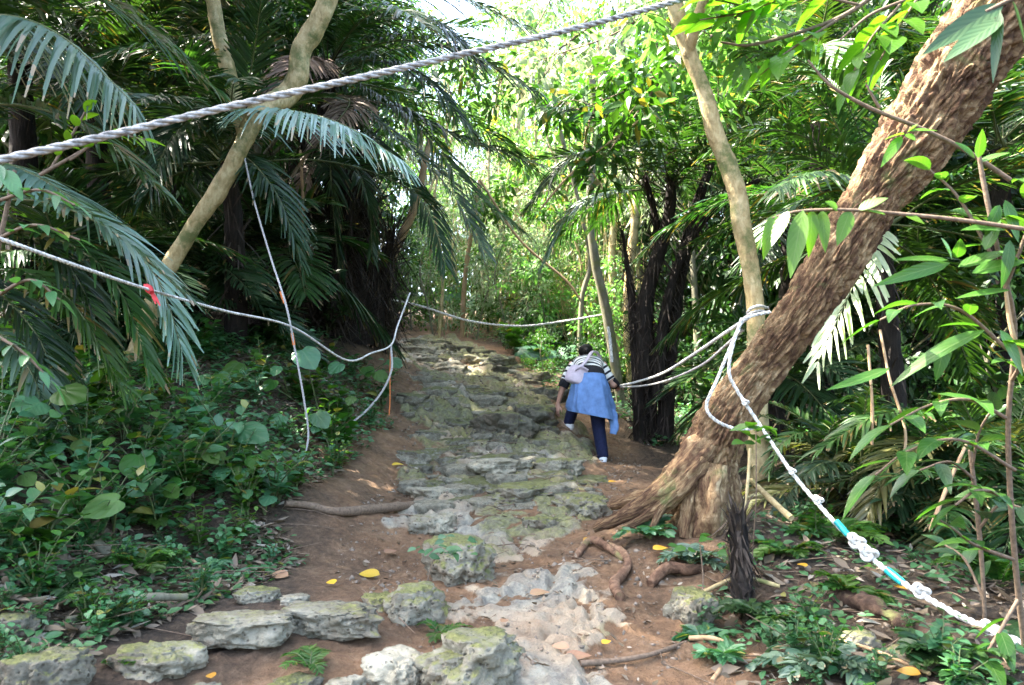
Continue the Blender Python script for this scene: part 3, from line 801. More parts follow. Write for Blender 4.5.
# ------------------------------------------------------------------ slender pale trees
def slender(name, label, rows, forks, seed, bark, crown_c, crown_r, ncl, per, leaf, L=(0.1, 0.17), bump=0.08):
    rng = np.random.default_rng(seed)
    P = pxs(rows); rr = np.array([q[3] * q[2] / FPX for q in rows])
    base = P[0].copy(); base[2] = min(base[2], H(base[None, :2])[0])
    P[0] = base - [0, 0, .1]
    root = empty(name, base, label, 'tree')
    dsp = lambda a, s, p, r: r * (bump * 1.6 * fbm(np.column_stack([np.cos(a), np.sin(a), s * 4.5]) * 1.2 + seed, 4, 81) + 0.07 * fbm(p * 30, 3, 82) + 0.16 * smooth(.25, .05, worley(np.column_stack([np.cos(a) * .8, np.sin(a) * .8, s * 2.6 + seed]), 83)[0]))
    mb = MB(); tube(mb, P, rr, 32, 160, 0, dsp); mb.build('trunk', M[bark], root, base)
    ends = [P[-1]]
    for f in forks:
        Q = pxs(f); qr = [q[3] * q[2] / FPX for q in f]
        mb = MB(); tube(mb, Q, qr, 24, 90, 0, dsp); mb.build('limb', M[bark], root, base); ends.append(Q[-1])
    if ncl:
        mb = MB(); tw = MB(); cen = []
        for k in range(ncl):
            e = ends[k % len(ends)] if crown_c is None else np.asarray(crown_c)
            o = unit(rng.normal(0, 1, 3)) * np.array(crown_r) * rng.random() ** .4
            cen.append(e + o)
            if k % 2 == 0:
                tube(tw, [ends[k % len(ends)], ends[k % len(ends)] * .5 + (e + o) * .5 + [0, 0, .1], e + o], [.03, .018, .006], 5, 10, caps=False)
        leaf_cloud(mb, np.array(cen), rng.uniform(.25, .5, ncl), per, rng, L, .26, 0)
        tw.build('twigs', M[bark], root, base)
        mb.build('crown', M[leaf], root, base)
    return root

slender('slender_tree', 'slender pale trunk rising behind the leaning tree into bright leaves',
        [(760, 500, 6.4, 11), (758, 440, 6.4, 10.5), (757, 370, 6.4, 9.5), (755, 305, 6.4, 8.5), (748, 255, 6.4, 9), (741, 222, 6.4, 9.5), (738, 195, 6.4, 9.5), (726, 160, 6.4, 8.5), (714, 130, 6.4, 8.5), (705, 95, 6.4, 7.5), (690, 55, 6.4, 7.5), (676, 10, 6.4, 8), (668, -60, 6.4, 7), (672, -180, 6.4, 6)],
        [[(688, 55, 6.4, 6), (700, 10, 6.2, 5), (730, -60, 6.0, 4), (760, -160, 5.8, 3)]], 21, 'bark_pale', px(700, -150, 6.2), (1.5, 1.2, 0.9), 26, 60, 'leaf_bright')
slender('forked_tree', 'pale grey forked tree slanting up between the left palms',
        [(128, 372, 7.3, 10), (142, 340, 7.2, 9), (160, 285, 7.0, 8.5), (190, 232, 6.9, 8), (218, 190, 6.9, 8.5), (245, 140, 7.0, 8.5), (258, 112, 7.2, 10.5), (285, 97, 7.6, 11), (298, 78, 7.6, 10.5), (301, 50, 7.6, 10), (318, 22, 7.6, 10), (328, 0, 7.6, 9), (345, -60, 7.6, 8), (350, -160, 7.6, 7)],
        [[(247, 140, 7.6, 8), (240, 118, 7.55, 8), (228, 70, 7.5, 7.5), (218, 30, 7.5, 7), (212, -5, 7.5, 7), (200, -70, 7.5, 6)]], 22, 'bark_pale', px(270, -150, 7.5), (1.7, 1.5, 0.8), 30, 60, 'leaf_dark')
# ------------------------------------------------------------------ palms of the left side
def c3(*rows): return catmull(pxs(rows), 8)
L1 = G(340, 345)
palm(px(340, 342, 11), 'massive dark palm clump with shaggy black stems where the trail bends left', [
        (c3((335, 70, 10.6), (395, 105, 10.2), (455, 135, 9.8), (540, 165, 9.4)), 0.55, 'palm_dark', dict(hang=.45)),
        (c3((335, 90, 10.6), (400, 140, 10), (450, 190, 9.6), (485, 255, 9.2)), 0.5, 'palm_silver', dict(hang=.3)),
        (c3((330, 60, 10.6), (400, 40, 9.6), (470, 55, 9), (540, 95, 8.6)), 0.6, 'palm_dark', dict(hang=.5)),
        (c3((330, 60, 10.6), (380, 0, 9.6), (450, -5, 9), (530, 30, 8.4)), 0.6, 'palm_dark', dict(hang=.5)),
        (c3((350, 110, 10.4), (400, 170, 9.9), (430, 215, 9.5), (445, 265, 9.2)), 0.5, 'palm_dark', dict(hang=.5)),
        (c3((335, 40, 10.4), (380, 20, 9.9), (430, 20, 9.4), (475, 60, 9.0)), 0.55, 'palm_dark', dict(hang=.5)),
        (c3((335, 70, 10.4), (370, 60, 9.8), (420, 75, 9.3), (470, 130, 8.9)), 0.55, 'palm_dark', dict(hang=.55)),
        (c3((340, 100, 10.4), (400, 110, 9.9), (470, 190, 9.2), (520, 230, 8.8)), 0.5, 'palm', dict(hang=.4)),
        (c3((320, 80, 10.6), (310, 60, 9.4), (290, 70, 8.6), (262, 120, 8.2)), 0.5, 'palm_dry', dict(hang=.5)),
        (c3((325, 95, 10.6), (350, 100, 9.4), (330, 130, 8.6), (300, 165, 8.4)), 0.45, 'palm_dry', dict(hang=.5)),
        (c3((340, 150, 10.4), (360, 175, 10.0), (370, 215, 9.9), (372, 255, 9.9)), 0.28, 'palm_dark', dict(hang=.6)),
        (c3((320, 150, 10.4), (305, 180, 10.0), (300, 235, 9.9), (306, 290, 9.9)), 0.32, 'palm_dry', dict(hang=.6)),
        (c3((330, 130, 10.4), (330, 160, 9.9), (334, 220, 9.8), (340, 275, 9.8)), 0.32, 'palm_dark', dict(hang=.6)),
     ],
     stems=[(pxs([(352, 345, 11), (350, 280, 11), (338, 190, 10.9), (330, 120, 10.8), (326, 60, 10.6)]), [.27, .21, .17, .16, .12]),
            (pxs([(322, 340, 10.8), (318, 270, 10.8), (312, 200, 10.8), (306, 130, 10.7)]), [.19, .15, .13, .08]),
            (pxs([(372, 342, 11.2), (372, 280, 11.2), (366, 215, 11.1), (362, 140, 11)]), [.17, .13, .12, .08]),
            (pxs([(300, 345, 11.2), (290, 270, 11.2), (288, 200, 11.2)]), [.17, .13, .1]),
            (pxs([(385, 340, 11.4), (382, 300, 11.4), (392, 230, 11.3)]), [.12, .09, .05]),
            (pxs([(336, 345, 10.6), (330, 300, 10.5), (345, 240, 10.5), (352, 180, 10.6)]), [.11, .09, .08, .05]),
            (pxs([(312, 345, 10.5), (300, 300, 10.4), (296, 235, 10.4), (280, 180, 10.4)]), [.1, .09, .07, .05])],
     crown=px(330, 75, 10.7), n=16, Lr=(2.2, 3.6), el=(-5, 70), mats=('palm_dark', 'palm_dark', 'palm'), ll=(.45, .6), seed=1, fib=900, fl=.7)

palm(px(-70, 430, 5.6), 'left edge palm whose grey green fronds hang over the bank', [
        (c3((-90, 40, 5.4), (-10, 15, 5.0), (60, 35, 4.7), (135, 105, 4.5)), 0.42, 'palm_silver', dict(hang=.75, lift=-.1, fwd=70)),
        (c3((-70, 160, 5.3), (10, 165, 5.0), (80, 205, 4.8), (150, 265, 4.7), (182, 352, 4.6)), 0.45, 'palm_painted_sheen', dict(hang=.25, lift=.05)),
        (c3((-60, 110, 5.3), (20, 105, 5.2), (90, 130, 5.1), (160, 190, 5.0)), 0.40, 'palm', dict(hang=.4)),
        (c3((-60, 200, 5.2), (0, 220, 5.0), (60, 255, 4.9), (105, 330, 4.8)), 0.36, 'palm_dark', dict(hang=.4)),
        (c3((-60, 60, 5.5), (30, -20, 5.4), (120, 10, 5.4), (215, 90, 5.4)), 0.45, 'palm', dict(hang=.4)),
        (c3((-60, 250, 5.3), (-5, 290, 5.1), (40, 340, 5.0), (60, 410, 4.9)), 0.36, 'palm_dark', dict(hang=.4)),
        (c3((-60, 250, 5.1), (30, 232, 4.8), (110, 275, 4.6), (150, 372, 4.5)), 0.34, 'palm', dict(hang=.3)),
        (c3((-60, 280, 5.2), (10, 270, 4.9), (70, 300, 4.7), (120, 385, 4.6)), 0.34, 'palm', dict(hang=.4)),
        (c3((-60, 330, 5.2), (-10, 330, 5.0), (30, 370, 4.8), (50, 440, 4.7)), 0.30, 'palm_silver', dict(hang=.4)),
        (c3((-60, 210, 5.0), (30, 200, 4.6), (110, 230, 4.4), (190, 300, 4.4)), 0.30, 'palm_silver', dict(hang=.35)),
     ], crown=px(-75, 190, 5.5), n=7, Lr=(1.4, 2.0), el=(20, 80), seed=2, mats=('palm', 'palm_dark'))

palm(px(236, 345, 8.2), 'palm behind the forked tree with one frond painted with sky sheen reaching right', [
        (c3((228, 150, 8.0), (250, 115, 7.2), (300, 112, 6.6), (350, 128, 6.2), (398, 158, 6.0)), 0.5, 'palm_painted_sheen', dict(hang=.5, lift=0.0, fwd=62)),
        (c3((228, 150, 8.0), (250, 160, 7.3), (280, 200, 7.0), (300, 260, 6.9)), 0.4, 'palm_dark', dict(hang=.5)),
        (c3((228, 150, 8.0), (200, 120, 7.3), (170, 140, 6.8), (150, 190, 6.5)), 0.4, 'palm_dark', dict(hang=.5)),
        (c3((228, 140, 8.0), (190, 60, 7.2), (130, 50, 6.6), (70, 90, 6.2)), 0.45, 'palm', dict(hang=.4)),
     ], crown=px(228, 160, 8.0), n=16, Lr=(1.6, 2.6), el=(-10, 80), seed=3, mats=('palm_dark', 'palm_dark', 'palm'))

for k, (x, y, d, cy, lab) in enumerate([
        (95, 340, 9.5, 120, 'dark palm deep in the shade behind the left edge palm'),
        (175, 330, 12.5, 60, 'tall dark palm behind the forked tree, its crown at the picture top'),
        (20, 330, 8.5, 60, 'palm at the top left with fronds hanging from above'),
        (75, 350, 7.6, 270, 'low dark palm on the upper bank at the left'), (185, 345, 8.8, 265, 'low dark palm on the upper bank under the forked tree'), (265, 345, 9.4, 250, 'low dark palm on the upper bank beside the massive clump'),
        (262, 320, 14, 30, 'dark palm crown above and left of the massive clump')]):
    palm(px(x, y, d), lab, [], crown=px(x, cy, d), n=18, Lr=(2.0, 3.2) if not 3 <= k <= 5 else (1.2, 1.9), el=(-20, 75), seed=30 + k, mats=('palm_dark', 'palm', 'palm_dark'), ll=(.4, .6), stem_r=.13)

# ------------------------------------------------------------------ palms of the right side
palm(px(655, 435, 9.9), 'dark many stemmed palm clump beside the climbing woman', [
        (c3((640, 185, 9.8), (610, 150, 9.3), (570, 160, 9), (530, 205, 8.8)), 0.45, 'palm_dark', dict(hang=.6)),
        (c3((645, 175, 9.8), (640, 120, 9.4), (600, 90, 9), (550, 110, 8.7)), 0.5, 'palm', dict(hang=.5)),
        (c3((690, 165, 9.8), (720, 110, 9.6), (770, 90, 9.4), (830, 120, 9.2)), 0.5, 'palm', dict(hang=.5)),
        (c3((640, 190, 9.8), (600, 195, 9.3), (570, 215, 9.1), (545, 262, 9)), 0.4, 'palm_silver', dict(hang=.5)),
        (c3((690, 180, 9.8), (720, 190, 9.4), (745, 230, 9.2), (750, 300, 9.1)), 0.45, 'palm_dark', dict(hang=.5)),
     ],
     stems=[(pxs([(640, 440, 9.9), (637, 370, 9.9), (634, 320, 9.9), (628, 270, 9.9), (622, 230, 9.9)]), [.075, .065, .06, .03, .015]),
            (pxs([(650, 440, 10), (650, 370, 10), (648, 310, 10), (658, 240, 9.9), (645, 175, 9.8)]), [.095, .08, .065, .05, .03]),
            (pxs([(665, 440, 9.9), (668, 370, 9.9), (676, 300, 9.9), (690, 230, 9.8), (712, 160, 9.8)]), [.10, .09, .08, .065, .045]),
            (pxs([(658, 400, 9.7), (662, 330, 9.7), (680, 260, 9.6), (716, 205, 9.4), (760, 180, 9.2)]), [.07, .06, .05, .04, .025]),
            (pxs([(645, 380, 9.8), (646, 300, 9.8), (668, 220, 9.7), (672, 150, 9.7)]), [.1, .09, .07, .03])],
     crown=px(668, 190, 9.8), n=14, Lr=(1.6, 2.8), el=(10, 80), mats=('palm_dark', 'palm_dark', 'palm'), seed=5, fib=520, fl=.24)

palm(px(900, 470, 7.4), 'palm behind the leaning tree with a frond painted sunlit hanging below its trunk', [
        (c3((905, 215, 7.0), (885, 228, 6.6), (862, 268, 6.2), (818, 362, 5.9)), 0.44, 'palm_painted_sun', dict(hang=.25, fwd=58, pairs=24, lift=0, w=.02, start=.3)),
        (c3((880, 215, 7.2), (840, 160, 7), (780, 130, 6.8), (715, 150, 6.7)), 0.45, 'palm', dict(hang=.4)),
        (c3((880, 205, 7.2), (850, 110, 7), (800, 60, 6.8), (735, 50, 6.6)), 0.45, 'palm', dict(hang=.4)),
        (c3((885, 230, 7.2), (830, 200, 7.0), (785, 215, 6.9), (745, 260, 6.8)), 0.42, 'palm', dict(hang=.4)),
     ], crown=px(880, 225, 7.2), n=20, Lr=(1.6, 2.6), el=(-15, 80), seed=6, mats=('palm', 'palm', 'palm_dark'))
palm(px(965, 500, 6.2), 'low palm spreading yellowish fronds at the lower right', [
        (c3((965, 455, 6.1), (925, 440, 5.7), (890, 465, 5.4), (862, 530, 5.2)), 0.34, 'palm_yellow', dict(hang=.3)),
        (c3((965, 455, 6.1), (935, 420, 5.8), (880, 415, 5.6), (820, 450, 5.4)), 0.34, 'palm', dict(hang=.4)),
        (c3((965, 455, 6.1), (960, 480, 5.6), (950, 520, 5.3), (925, 570, 5.1)), 0.34, 'palm_yellow', dict(hang=.3)),
        (c3((970, 455, 6.1), (1000, 470, 5.5), (1010, 530, 5.1), (985, 600, 4.9)), 0.32, 'palm', dict(hang=.4)),
     ], crown=px(965, 460, 6.1), n=12, Lr=(1.0, 1.5), el=(-5, 60), seed=7, mats=('palm', 'palm_dark', 'palm_yellow'), ll=(.28, .36), stem_r=.06, fib=60)
palm(px(845, 480, 6.6), 'small palm seedling with narrow fronds right of the leaning tree base', [
        (c3((840, 465, 6.5), (815, 435, 6.1), (785, 440, 5.9), (770, 470, 5.8)), 0.22, 'palm', dict(hang=.3, w=.011)),
        (c3((840, 465, 6.5), (830, 430, 6.2), (860, 415, 6.0), (900, 430, 5.9)), 0.24, 'palm', dict(hang=.3, w=.011)),
        (c3((840, 465, 6.5), (810, 470, 6.0), (790, 490, 5.8), (775, 520, 5.6)), 0.22, 'palm_silver', dict(hang=.3, w=.011)),
     ], crown=px(840, 470, 6.5), n=10, Lr=(.6, 1.0), el=(10, 70), seed=8, mats=('palm', 'palm_dark'), ll=(.18, .24), stem_r=.04, fib=30, w=.011)
for k, (x, y, d, lab) in enumerate([(935, 535, 5.6, 'low palm with dark fronds behind the teal taped rope'), (1060, 560, 5.0, 'low palm at the right edge behind the white rope'), (860, 520, 5.8, 'low palm between the leaning tree and the taped rope'), (1000, 520, 5.2, 'low palm with drooping fronds behind the broad leaved shrub'), (905, 520, 6.2, 'low palm left of the taped rope')]):
    g = G(x, y)
    palm(g, lab, [], crown=g + [0, 0, .22], n=14, Lr=(.8, 1.35), el=(5, 75), seed=90 + k, mats=('palm', 'palm_dark', 'palm', 'palm_yellow'), ll=(.22, .3), stem_r=.04, fib=40, w=.011)
for k, (x, y, d, cy, n, lab) in enumerate([
        (790, 420, 12, 190, 20, 'dark palm filling the gap behind the slender pale trunk'),
        (820, 400, 10, 70, 20, 'tall palm with bright fronds above the slender pale trunk'),
        (1000, 430, 9, 150, 20, 'palm at the right edge behind the leaning trunk'),
        (730, 400, 16, 110, 20, 'distant palm between the many stemmed clump and the pale trunk'),
        (920, 440, 10.5, 330, 18, 'dark low palm in the shade under the leaning trunk'),
        (775, 440, 8.5, 370, 16, 'low palm with dark fronds just behind the rope')]):
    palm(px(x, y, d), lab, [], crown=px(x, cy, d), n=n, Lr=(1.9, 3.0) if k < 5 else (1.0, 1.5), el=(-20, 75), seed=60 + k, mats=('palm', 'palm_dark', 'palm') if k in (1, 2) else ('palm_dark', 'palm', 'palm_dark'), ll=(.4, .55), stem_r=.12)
# ------------------------------------------------------------------ forest beyond the trail
SHADE_TREE_SPOTS = [(-5.2, 6.8, 1.0, 'dark tree added to shade the trail from the left of the viewpoint'), (-4.9, 4.3, .7, 'smaller dark tree added to shade the bank from the left of the viewpoint'), (-3.9, 10.9, .72, 'dark tree added to shade the trail, its trunk behind the forked tree'), (6.5, 3.5, .95, 'dark tree added to shade the trail from the right of the viewpoint')]
rngB = np.random.default_rng(11)
TREE = [tree_meshes('broad', 101, 8, 2.4, 46, 80, leaf='leaf_mid'),
        tree_meshes('airy', 102, 9, 2.2, 34, 60, leaf='leaf_bright', L=(.12, .2), flat=.5),
        tree_meshes('tall', 103, 11, 2.6, 50, 80, leaf='leaf_dark', z0=.4, trunk_r=.1),
        tree_meshes('pale', 104, 7, 2.0, 34, 60, leaf='leaf_pale', L=(.12, .22), aspect=.18)]
SHRUB = [tree_meshes('bush', 111, 2.6, 1.1, 22, 65, .025, .08, (.09, .16), .28, 'leaf_mid', cr=(.25, .45), lean=.2),
         tree_meshes('bush_bright', 112, 3.2, 1.1, 24, 55, .025, .1, (.09, .17), .25, 'leaf_bright', cr=(.25, .45), lean=.25),
         tree_meshes('bush_dark', 113, 2.2, 1.2, 20, 70, .025, .06, (.1, .18), .3, 'leaf_dark', cr=(.25, .45), lean=.2),
         tree_meshes('bush_pale', 114, 3.6, 1.0, 22, 45, .025, .12, (.1, .2), .14, 'leaf_pale', cr=(.25, .5), lean=.3)]
def twiggy(seed):
    rng = np.random.default_rng(seed); tk = MB(); cw = MB(); cen = []
    for k in range(26):
        a = rng.uniform(0, 6.28); h = rng.uniform(1.6, 3.6); r = rng.uniform(.3, 1.1)
        e = np.array([r * math.cos(a), r * math.sin(a), h]); f = np.array([.35 * r * math.cos(a + .5), .35 * r * math.sin(a + .5), 0])
        C = tube(tk, [f, f * .6 + e * .4 + rng.normal(0, .12, 3), e], [.014, .01, .004], 5, 14, caps=False)
        for j in range(5):
            p = C[rng.integers(5, 14)]; q = p + rng.normal(0, .3, 3) + [0, 0, .15]
            tube(tk, [p, p * .5 + q * .5 + rng.normal(0, .05, 3), q], [.006, .005, .002], 4, 6, caps=False); cen.append(q)
    leaf_cloud(cw, np.array(cen), np.full(len(cen), .16), 7, rng, (.07, .13), .26, 0)
    return tk.mesh('twiggy_trunk', M['bark_pale']), cw.mesh('twiggy_crown', M['leaf_bright'])
SHRUB.append(twiggy(120))
SH_LAB = ['leafy mid green shrub in the sunlit thicket beyond the trail', 'bright yellow green shrub in the sunlit thicket beyond the trail', 'dark glossy shrub on the shaded forest floor', 'pale narrow leaved shrub in the sunlit thicket beyond the trail', 'pale twiggy shrub with few leaves in the sunlit thicket']
TR_LAB = ['broad crowned mid green forest tree beyond the end of the trail', 'airy bright green forest tree beyond the end of the trail', 'tall dark forest tree beyond the palms', 'pale thin leaved forest tree beyond the end of the trail']
def at(x, Y):
    X = (x - 512) / FPX * Y
    return np.array([X, Y, H(np.array([[X, Y]]))[0]])
# shrubs: picture x, distance, kind, scale
for x, Y, k, s in [
        (435, 17, 3, .8), (475, 16.8, 3, .75), (510, 16.2, 3, .7), (540, 15.6, 3, .7), (490, 19, 3, 1.1), (550, 18.5, 3, 1.1), (585, 17.5, 3, 1.1), (450, 20, 4, .9), (485, 20.5, 4, 1), (515, 19.5, 4, 1), (545, 19, 4, 1.1), (570, 20, 4, 1.1), (600, 19, 4, 1.1), (530, 23, 4, 1.4), (565, 24, 4, 1.4), (500, 24, 4, 1.4), (590, 16, 4, .8), (555, 17, 4, .7), (620, 17, 4, .9),
        (412, 18.5, 0, .7), (440, 19, 1, .8), (470, 18, 0, .75), (500, 18.5, 3, .7), (525, 17, 0, .8), (552, 16, 1, .8), (575, 17, 2, .9), (600, 18, 1, .9), (425, 22, 1, 1.1), (460, 22, 3, 1.1),
        (495, 22, 1, 1.2), (530, 21, 3, 1.2), (560, 21, 1, 1.2), (590, 22, 3, 1.3), (620, 20, 1, 1.2), (440, 26, 3, 1.5), (480, 26, 1, 1.6), (520, 26, 3, 1.7), (560, 26, 1, 1.6), (600, 26, 3, 1.7),
        (640, 25, 1, 1.6), (400, 25, 2, 1.5), (370, 21, 2, 1.4), (340, 20, 2, 1.5), (300, 20, 2, 1.5), (680, 22, 2, 1.4), (720, 20, 2, 1.5), (760, 18, 2, 1.4), (800, 17, 2, 1.4), (850, 17, 2, 1.5),
        (900, 15, 2, 1.5), (960, 14, 2, 1.5), (1020, 13, 2, 1.5), (545, 13.5, 0, .35), (520, 15.5, 2, .4), (575, 13, 2, .4), (600, 13.5, 0, .5), (620, 14.5, 1, .6), (250, 17, 2, 1.6), (200, 15, 2, 1.5),
        (140, 14, 2, 1.5), (80, 13, 2, 1.5), (20, 12, 2, 1.5), (-40, 10, 2, 1.5), (1090, 11, 2, 1.5), (700, 13, 2, .9), (740, 12, 2, .8), (790, 11.5, 2, .8), (860, 10.5, 2, .9), (930, 9.5, 2, .9), (1010, 8.5, 2, .9)]:
    put_tree(SHRUB[k], at(x, Y), SH_LAB[k], 'shrubs of kind ' + ['mid green', 'bright', 'dark', 'pale', 'twiggy'][k], rngB.uniform(0, 6.28), s * rngB.uniform(.9, 1.1), 'shrub', 'shrub')
for x, Y, k, s in [
        (415, 29, 1, .9), (455, 31, 3, 1.0), (500, 33, 1, .8), (540, 35, 3, .85), (580, 32, 1, .9), (625, 30, 3, 1.1), (665, 28, 1, 1.1), (575, 19, 1, .8), (535, 24, 1, .72), (615, 21, 3, .95), (480, 38, 0, 1), (520, 40, 1, 1), (560, 40, 3, 1),
        (385, 34, 1, 1.2), (340, 28, 2, 1.1), (300, 26, 2, 1.2), (240, 24, 2, 1.2), (180, 22, 2, 1.2), (110, 20, 2, 1.2), (40, 18, 2, 1.2), (-40, 16, 2, 1.2), (700, 27, 2, 1.1), (740, 25, 1, 1.2), (790, 24, 2, 1.1),
        (850, 22, 2, 1.1), (910, 20, 1, 1.1), (980, 18, 2, 1.1), (1060, 16, 2, 1.1), (440, 42, 2, 1.2), (600, 44, 2, 1.1), (660, 40, 2, 1.2), (400, 40, 2, 1.3), (650, 17, 1, .95), (700, 15, 3, .9)]:
    put_tree(TREE[k], at(x, Y), TR_LAB[k], 'forest trees of kind ' + ['broad', 'airy', 'dark', 'pale'][k], rngB.uniform(0, 6.28), s * rngB.uniform(.9, 1.1))
DENSE = [tree_meshes('dense', 106, 7.5, 2.3, 95, 80, leaf='leaf_dark', z0=.06, trunk_r=.08, L=(.15, .25), aspect=.27, cr=(.4, .75)),
         tree_meshes('dense_mid', 107, 8.5, 2.3, 90, 75, leaf='leaf_mid', z0=.08, trunk_r=.08, L=(.14, .24), aspect=.25, cr=(.4, .75))]
for x, Y, k, s in [(-60, 12, 0, 1), (20, 13.5, 0, 1), (90, 14.5, 0, 1.05), (160, 16, 0, 1.05), (225, 17, 0, 1.1), (285, 18, 0, 1.1), (0, 18, 1, 1.2), (130, 20, 1, 1.2), (260, 23, 1, 1.2),
                   (690, 19, 0, 1.1), (740, 17, 0, 1.1), (800, 15.5, 0, 1.1), (860, 14, 0, 1.05), (925, 12.5, 0, 1), (1000, 11.5, 0, 1), (1080, 10.5, 0, 1), (720, 24, 1, 1.2), (820, 20, 1, 1.2), (920, 17, 1, 1.2), (1030, 15, 1, 1.2)]:
    put_tree(DENSE[k], at(x, Y), ['dense dark tree leafed to the ground behind the palms', 'dense green tree leafed to the ground behind the palms'][k], 'dense trees behind the palms of kind ' + ['dark', 'green'][k], rngB.uniform(0, 6.28), s, 'dense_tree')
for x, Y, k, s in [(430, 23, 1, 1.1), (470, 25, 1, 1.15), (515, 27, 3, 1.15), (555, 25, 1, 1.1), (600, 23, 1, 1.15), (640, 21, 1, 1.1), (490, 30, 3, 1.2), (540, 31, 1, 1.2), (585, 28, 3, 1.2), (450, 30, 3, 1.3)]:
    put_tree(TREE[k], at(x, Y), TR_LAB[k], 'forest trees of kind ' + ['broad', 'airy', 'dark', 'pale'][k], rngB.uniform(0, 6.28), s)
# trees added with crowns out of view, to keep the sun off the trail
SHADE_TREE = tree_meshes('added_shade_tree', 105, 8.5, 3.6, 120, 100, leaf='leaf_dark', z0=.55, trunk_r=.12, L=(.17, .28), aspect=.28, cr=(.5, .85), flat=.6)
for x, y, s, lab in SHADE_TREE_SPOTS:
    put_tree(SHADE_TREE, np.array([x, y, base_h([[x, y]])[0]]), lab, 'trees added to shade the trail', rngB.uniform(0, 6.28), s)
# ------------------------------------------------------------------ rocks
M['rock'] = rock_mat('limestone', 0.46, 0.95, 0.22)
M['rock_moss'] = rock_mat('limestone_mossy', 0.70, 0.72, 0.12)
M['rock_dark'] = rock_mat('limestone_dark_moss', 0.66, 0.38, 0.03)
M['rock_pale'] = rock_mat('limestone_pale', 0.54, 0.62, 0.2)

def ico(sub):
    import bmesh
    bm = bmesh.new(); bmesh.ops.create_icosphere(bm, subdivisions=sub, radius=1.0)
    v = np.array([x.co[:] for x in bm.verts]); f = np.array([[q.index for q in p.verts] for p in bm.faces]); bm.free()
    return v, f
ICO = {4: ico(4), 5: ico(5), 6: ico(6)}
def rock_mesh(name, size, seed, mat, sub=5, rough=1.0, blocky=0.6, pits=0.6, top=.8):
    v, f = ICO[sub]
    p = v / (np.sum(np.abs(v) ** 4, 1) ** 0.25)[:, None] * blocky + v * (1 - blocky)
    s = np.array([seed * 3.7, seed * 1.3, seed * 2.1])
    q = v + s
    r = 1 + rough * (0.50 * fbm(q * 1.3, 3, 201) + 0.22 * fbm(q * 3.1, 3, 202) + 0.03 * ridged(q * 6, 3, 203))
    f1, f2, c = worley(q * 2.6, 204)
    r = r + 0.10 * rough * smooth(0, .2, f2 - f1) - 0.06
    g1, _, gc = worley(q * 6.5, 205)
    r = r - pits * 0.16 * smooth(.38, .1, g1) * (gc > .5)
    p = p * r[:, None] * np.asarray(size)
    p[:, 2] = np.where(p[:, 2] < -0.5 * size[2], -0.5 * size[2] + (p[:, 2] + .5 * size[2]) * .6, p[:, 2])
    t = top * size[2]; p[:, 2] = np.where(p[:, 2] > t, t + (p[:, 2] - t) * .3, p[:, 2])          # worn top
    mb = MB(); mb.add(p, f)
    return mb.mesh(name, M[mat])

def rock(x, y, wpx, hpx, mat, label, seed, group=None, sink=0.32, deep=0.75, sub=5, d=None, rz=None, **kw):
    """A rock whose foot is seen at x, y."""
    g = G(x, y) if d is None else px(x, y, d)
    dist = float(np.dot(g - EYE, FWD))
    w, h = wpx * dist / FPX, hpx * dist / FPX
    size = (w * .43, w * .43 * deep, h * .46)
    o = bpy.data.objects.new('rock', rock_mesh('rock', size, seed, mat, sub, **kw)); COL.objects.link(o)
    o.location = (g[0], g[1] + w * .15, g[2] + h * (.27 - sink))
    o.rotation_euler = (0, 0, (seed * 1.7) % 6.28 if rz is None else rz)
    return tag(o, label, 'rock', group)

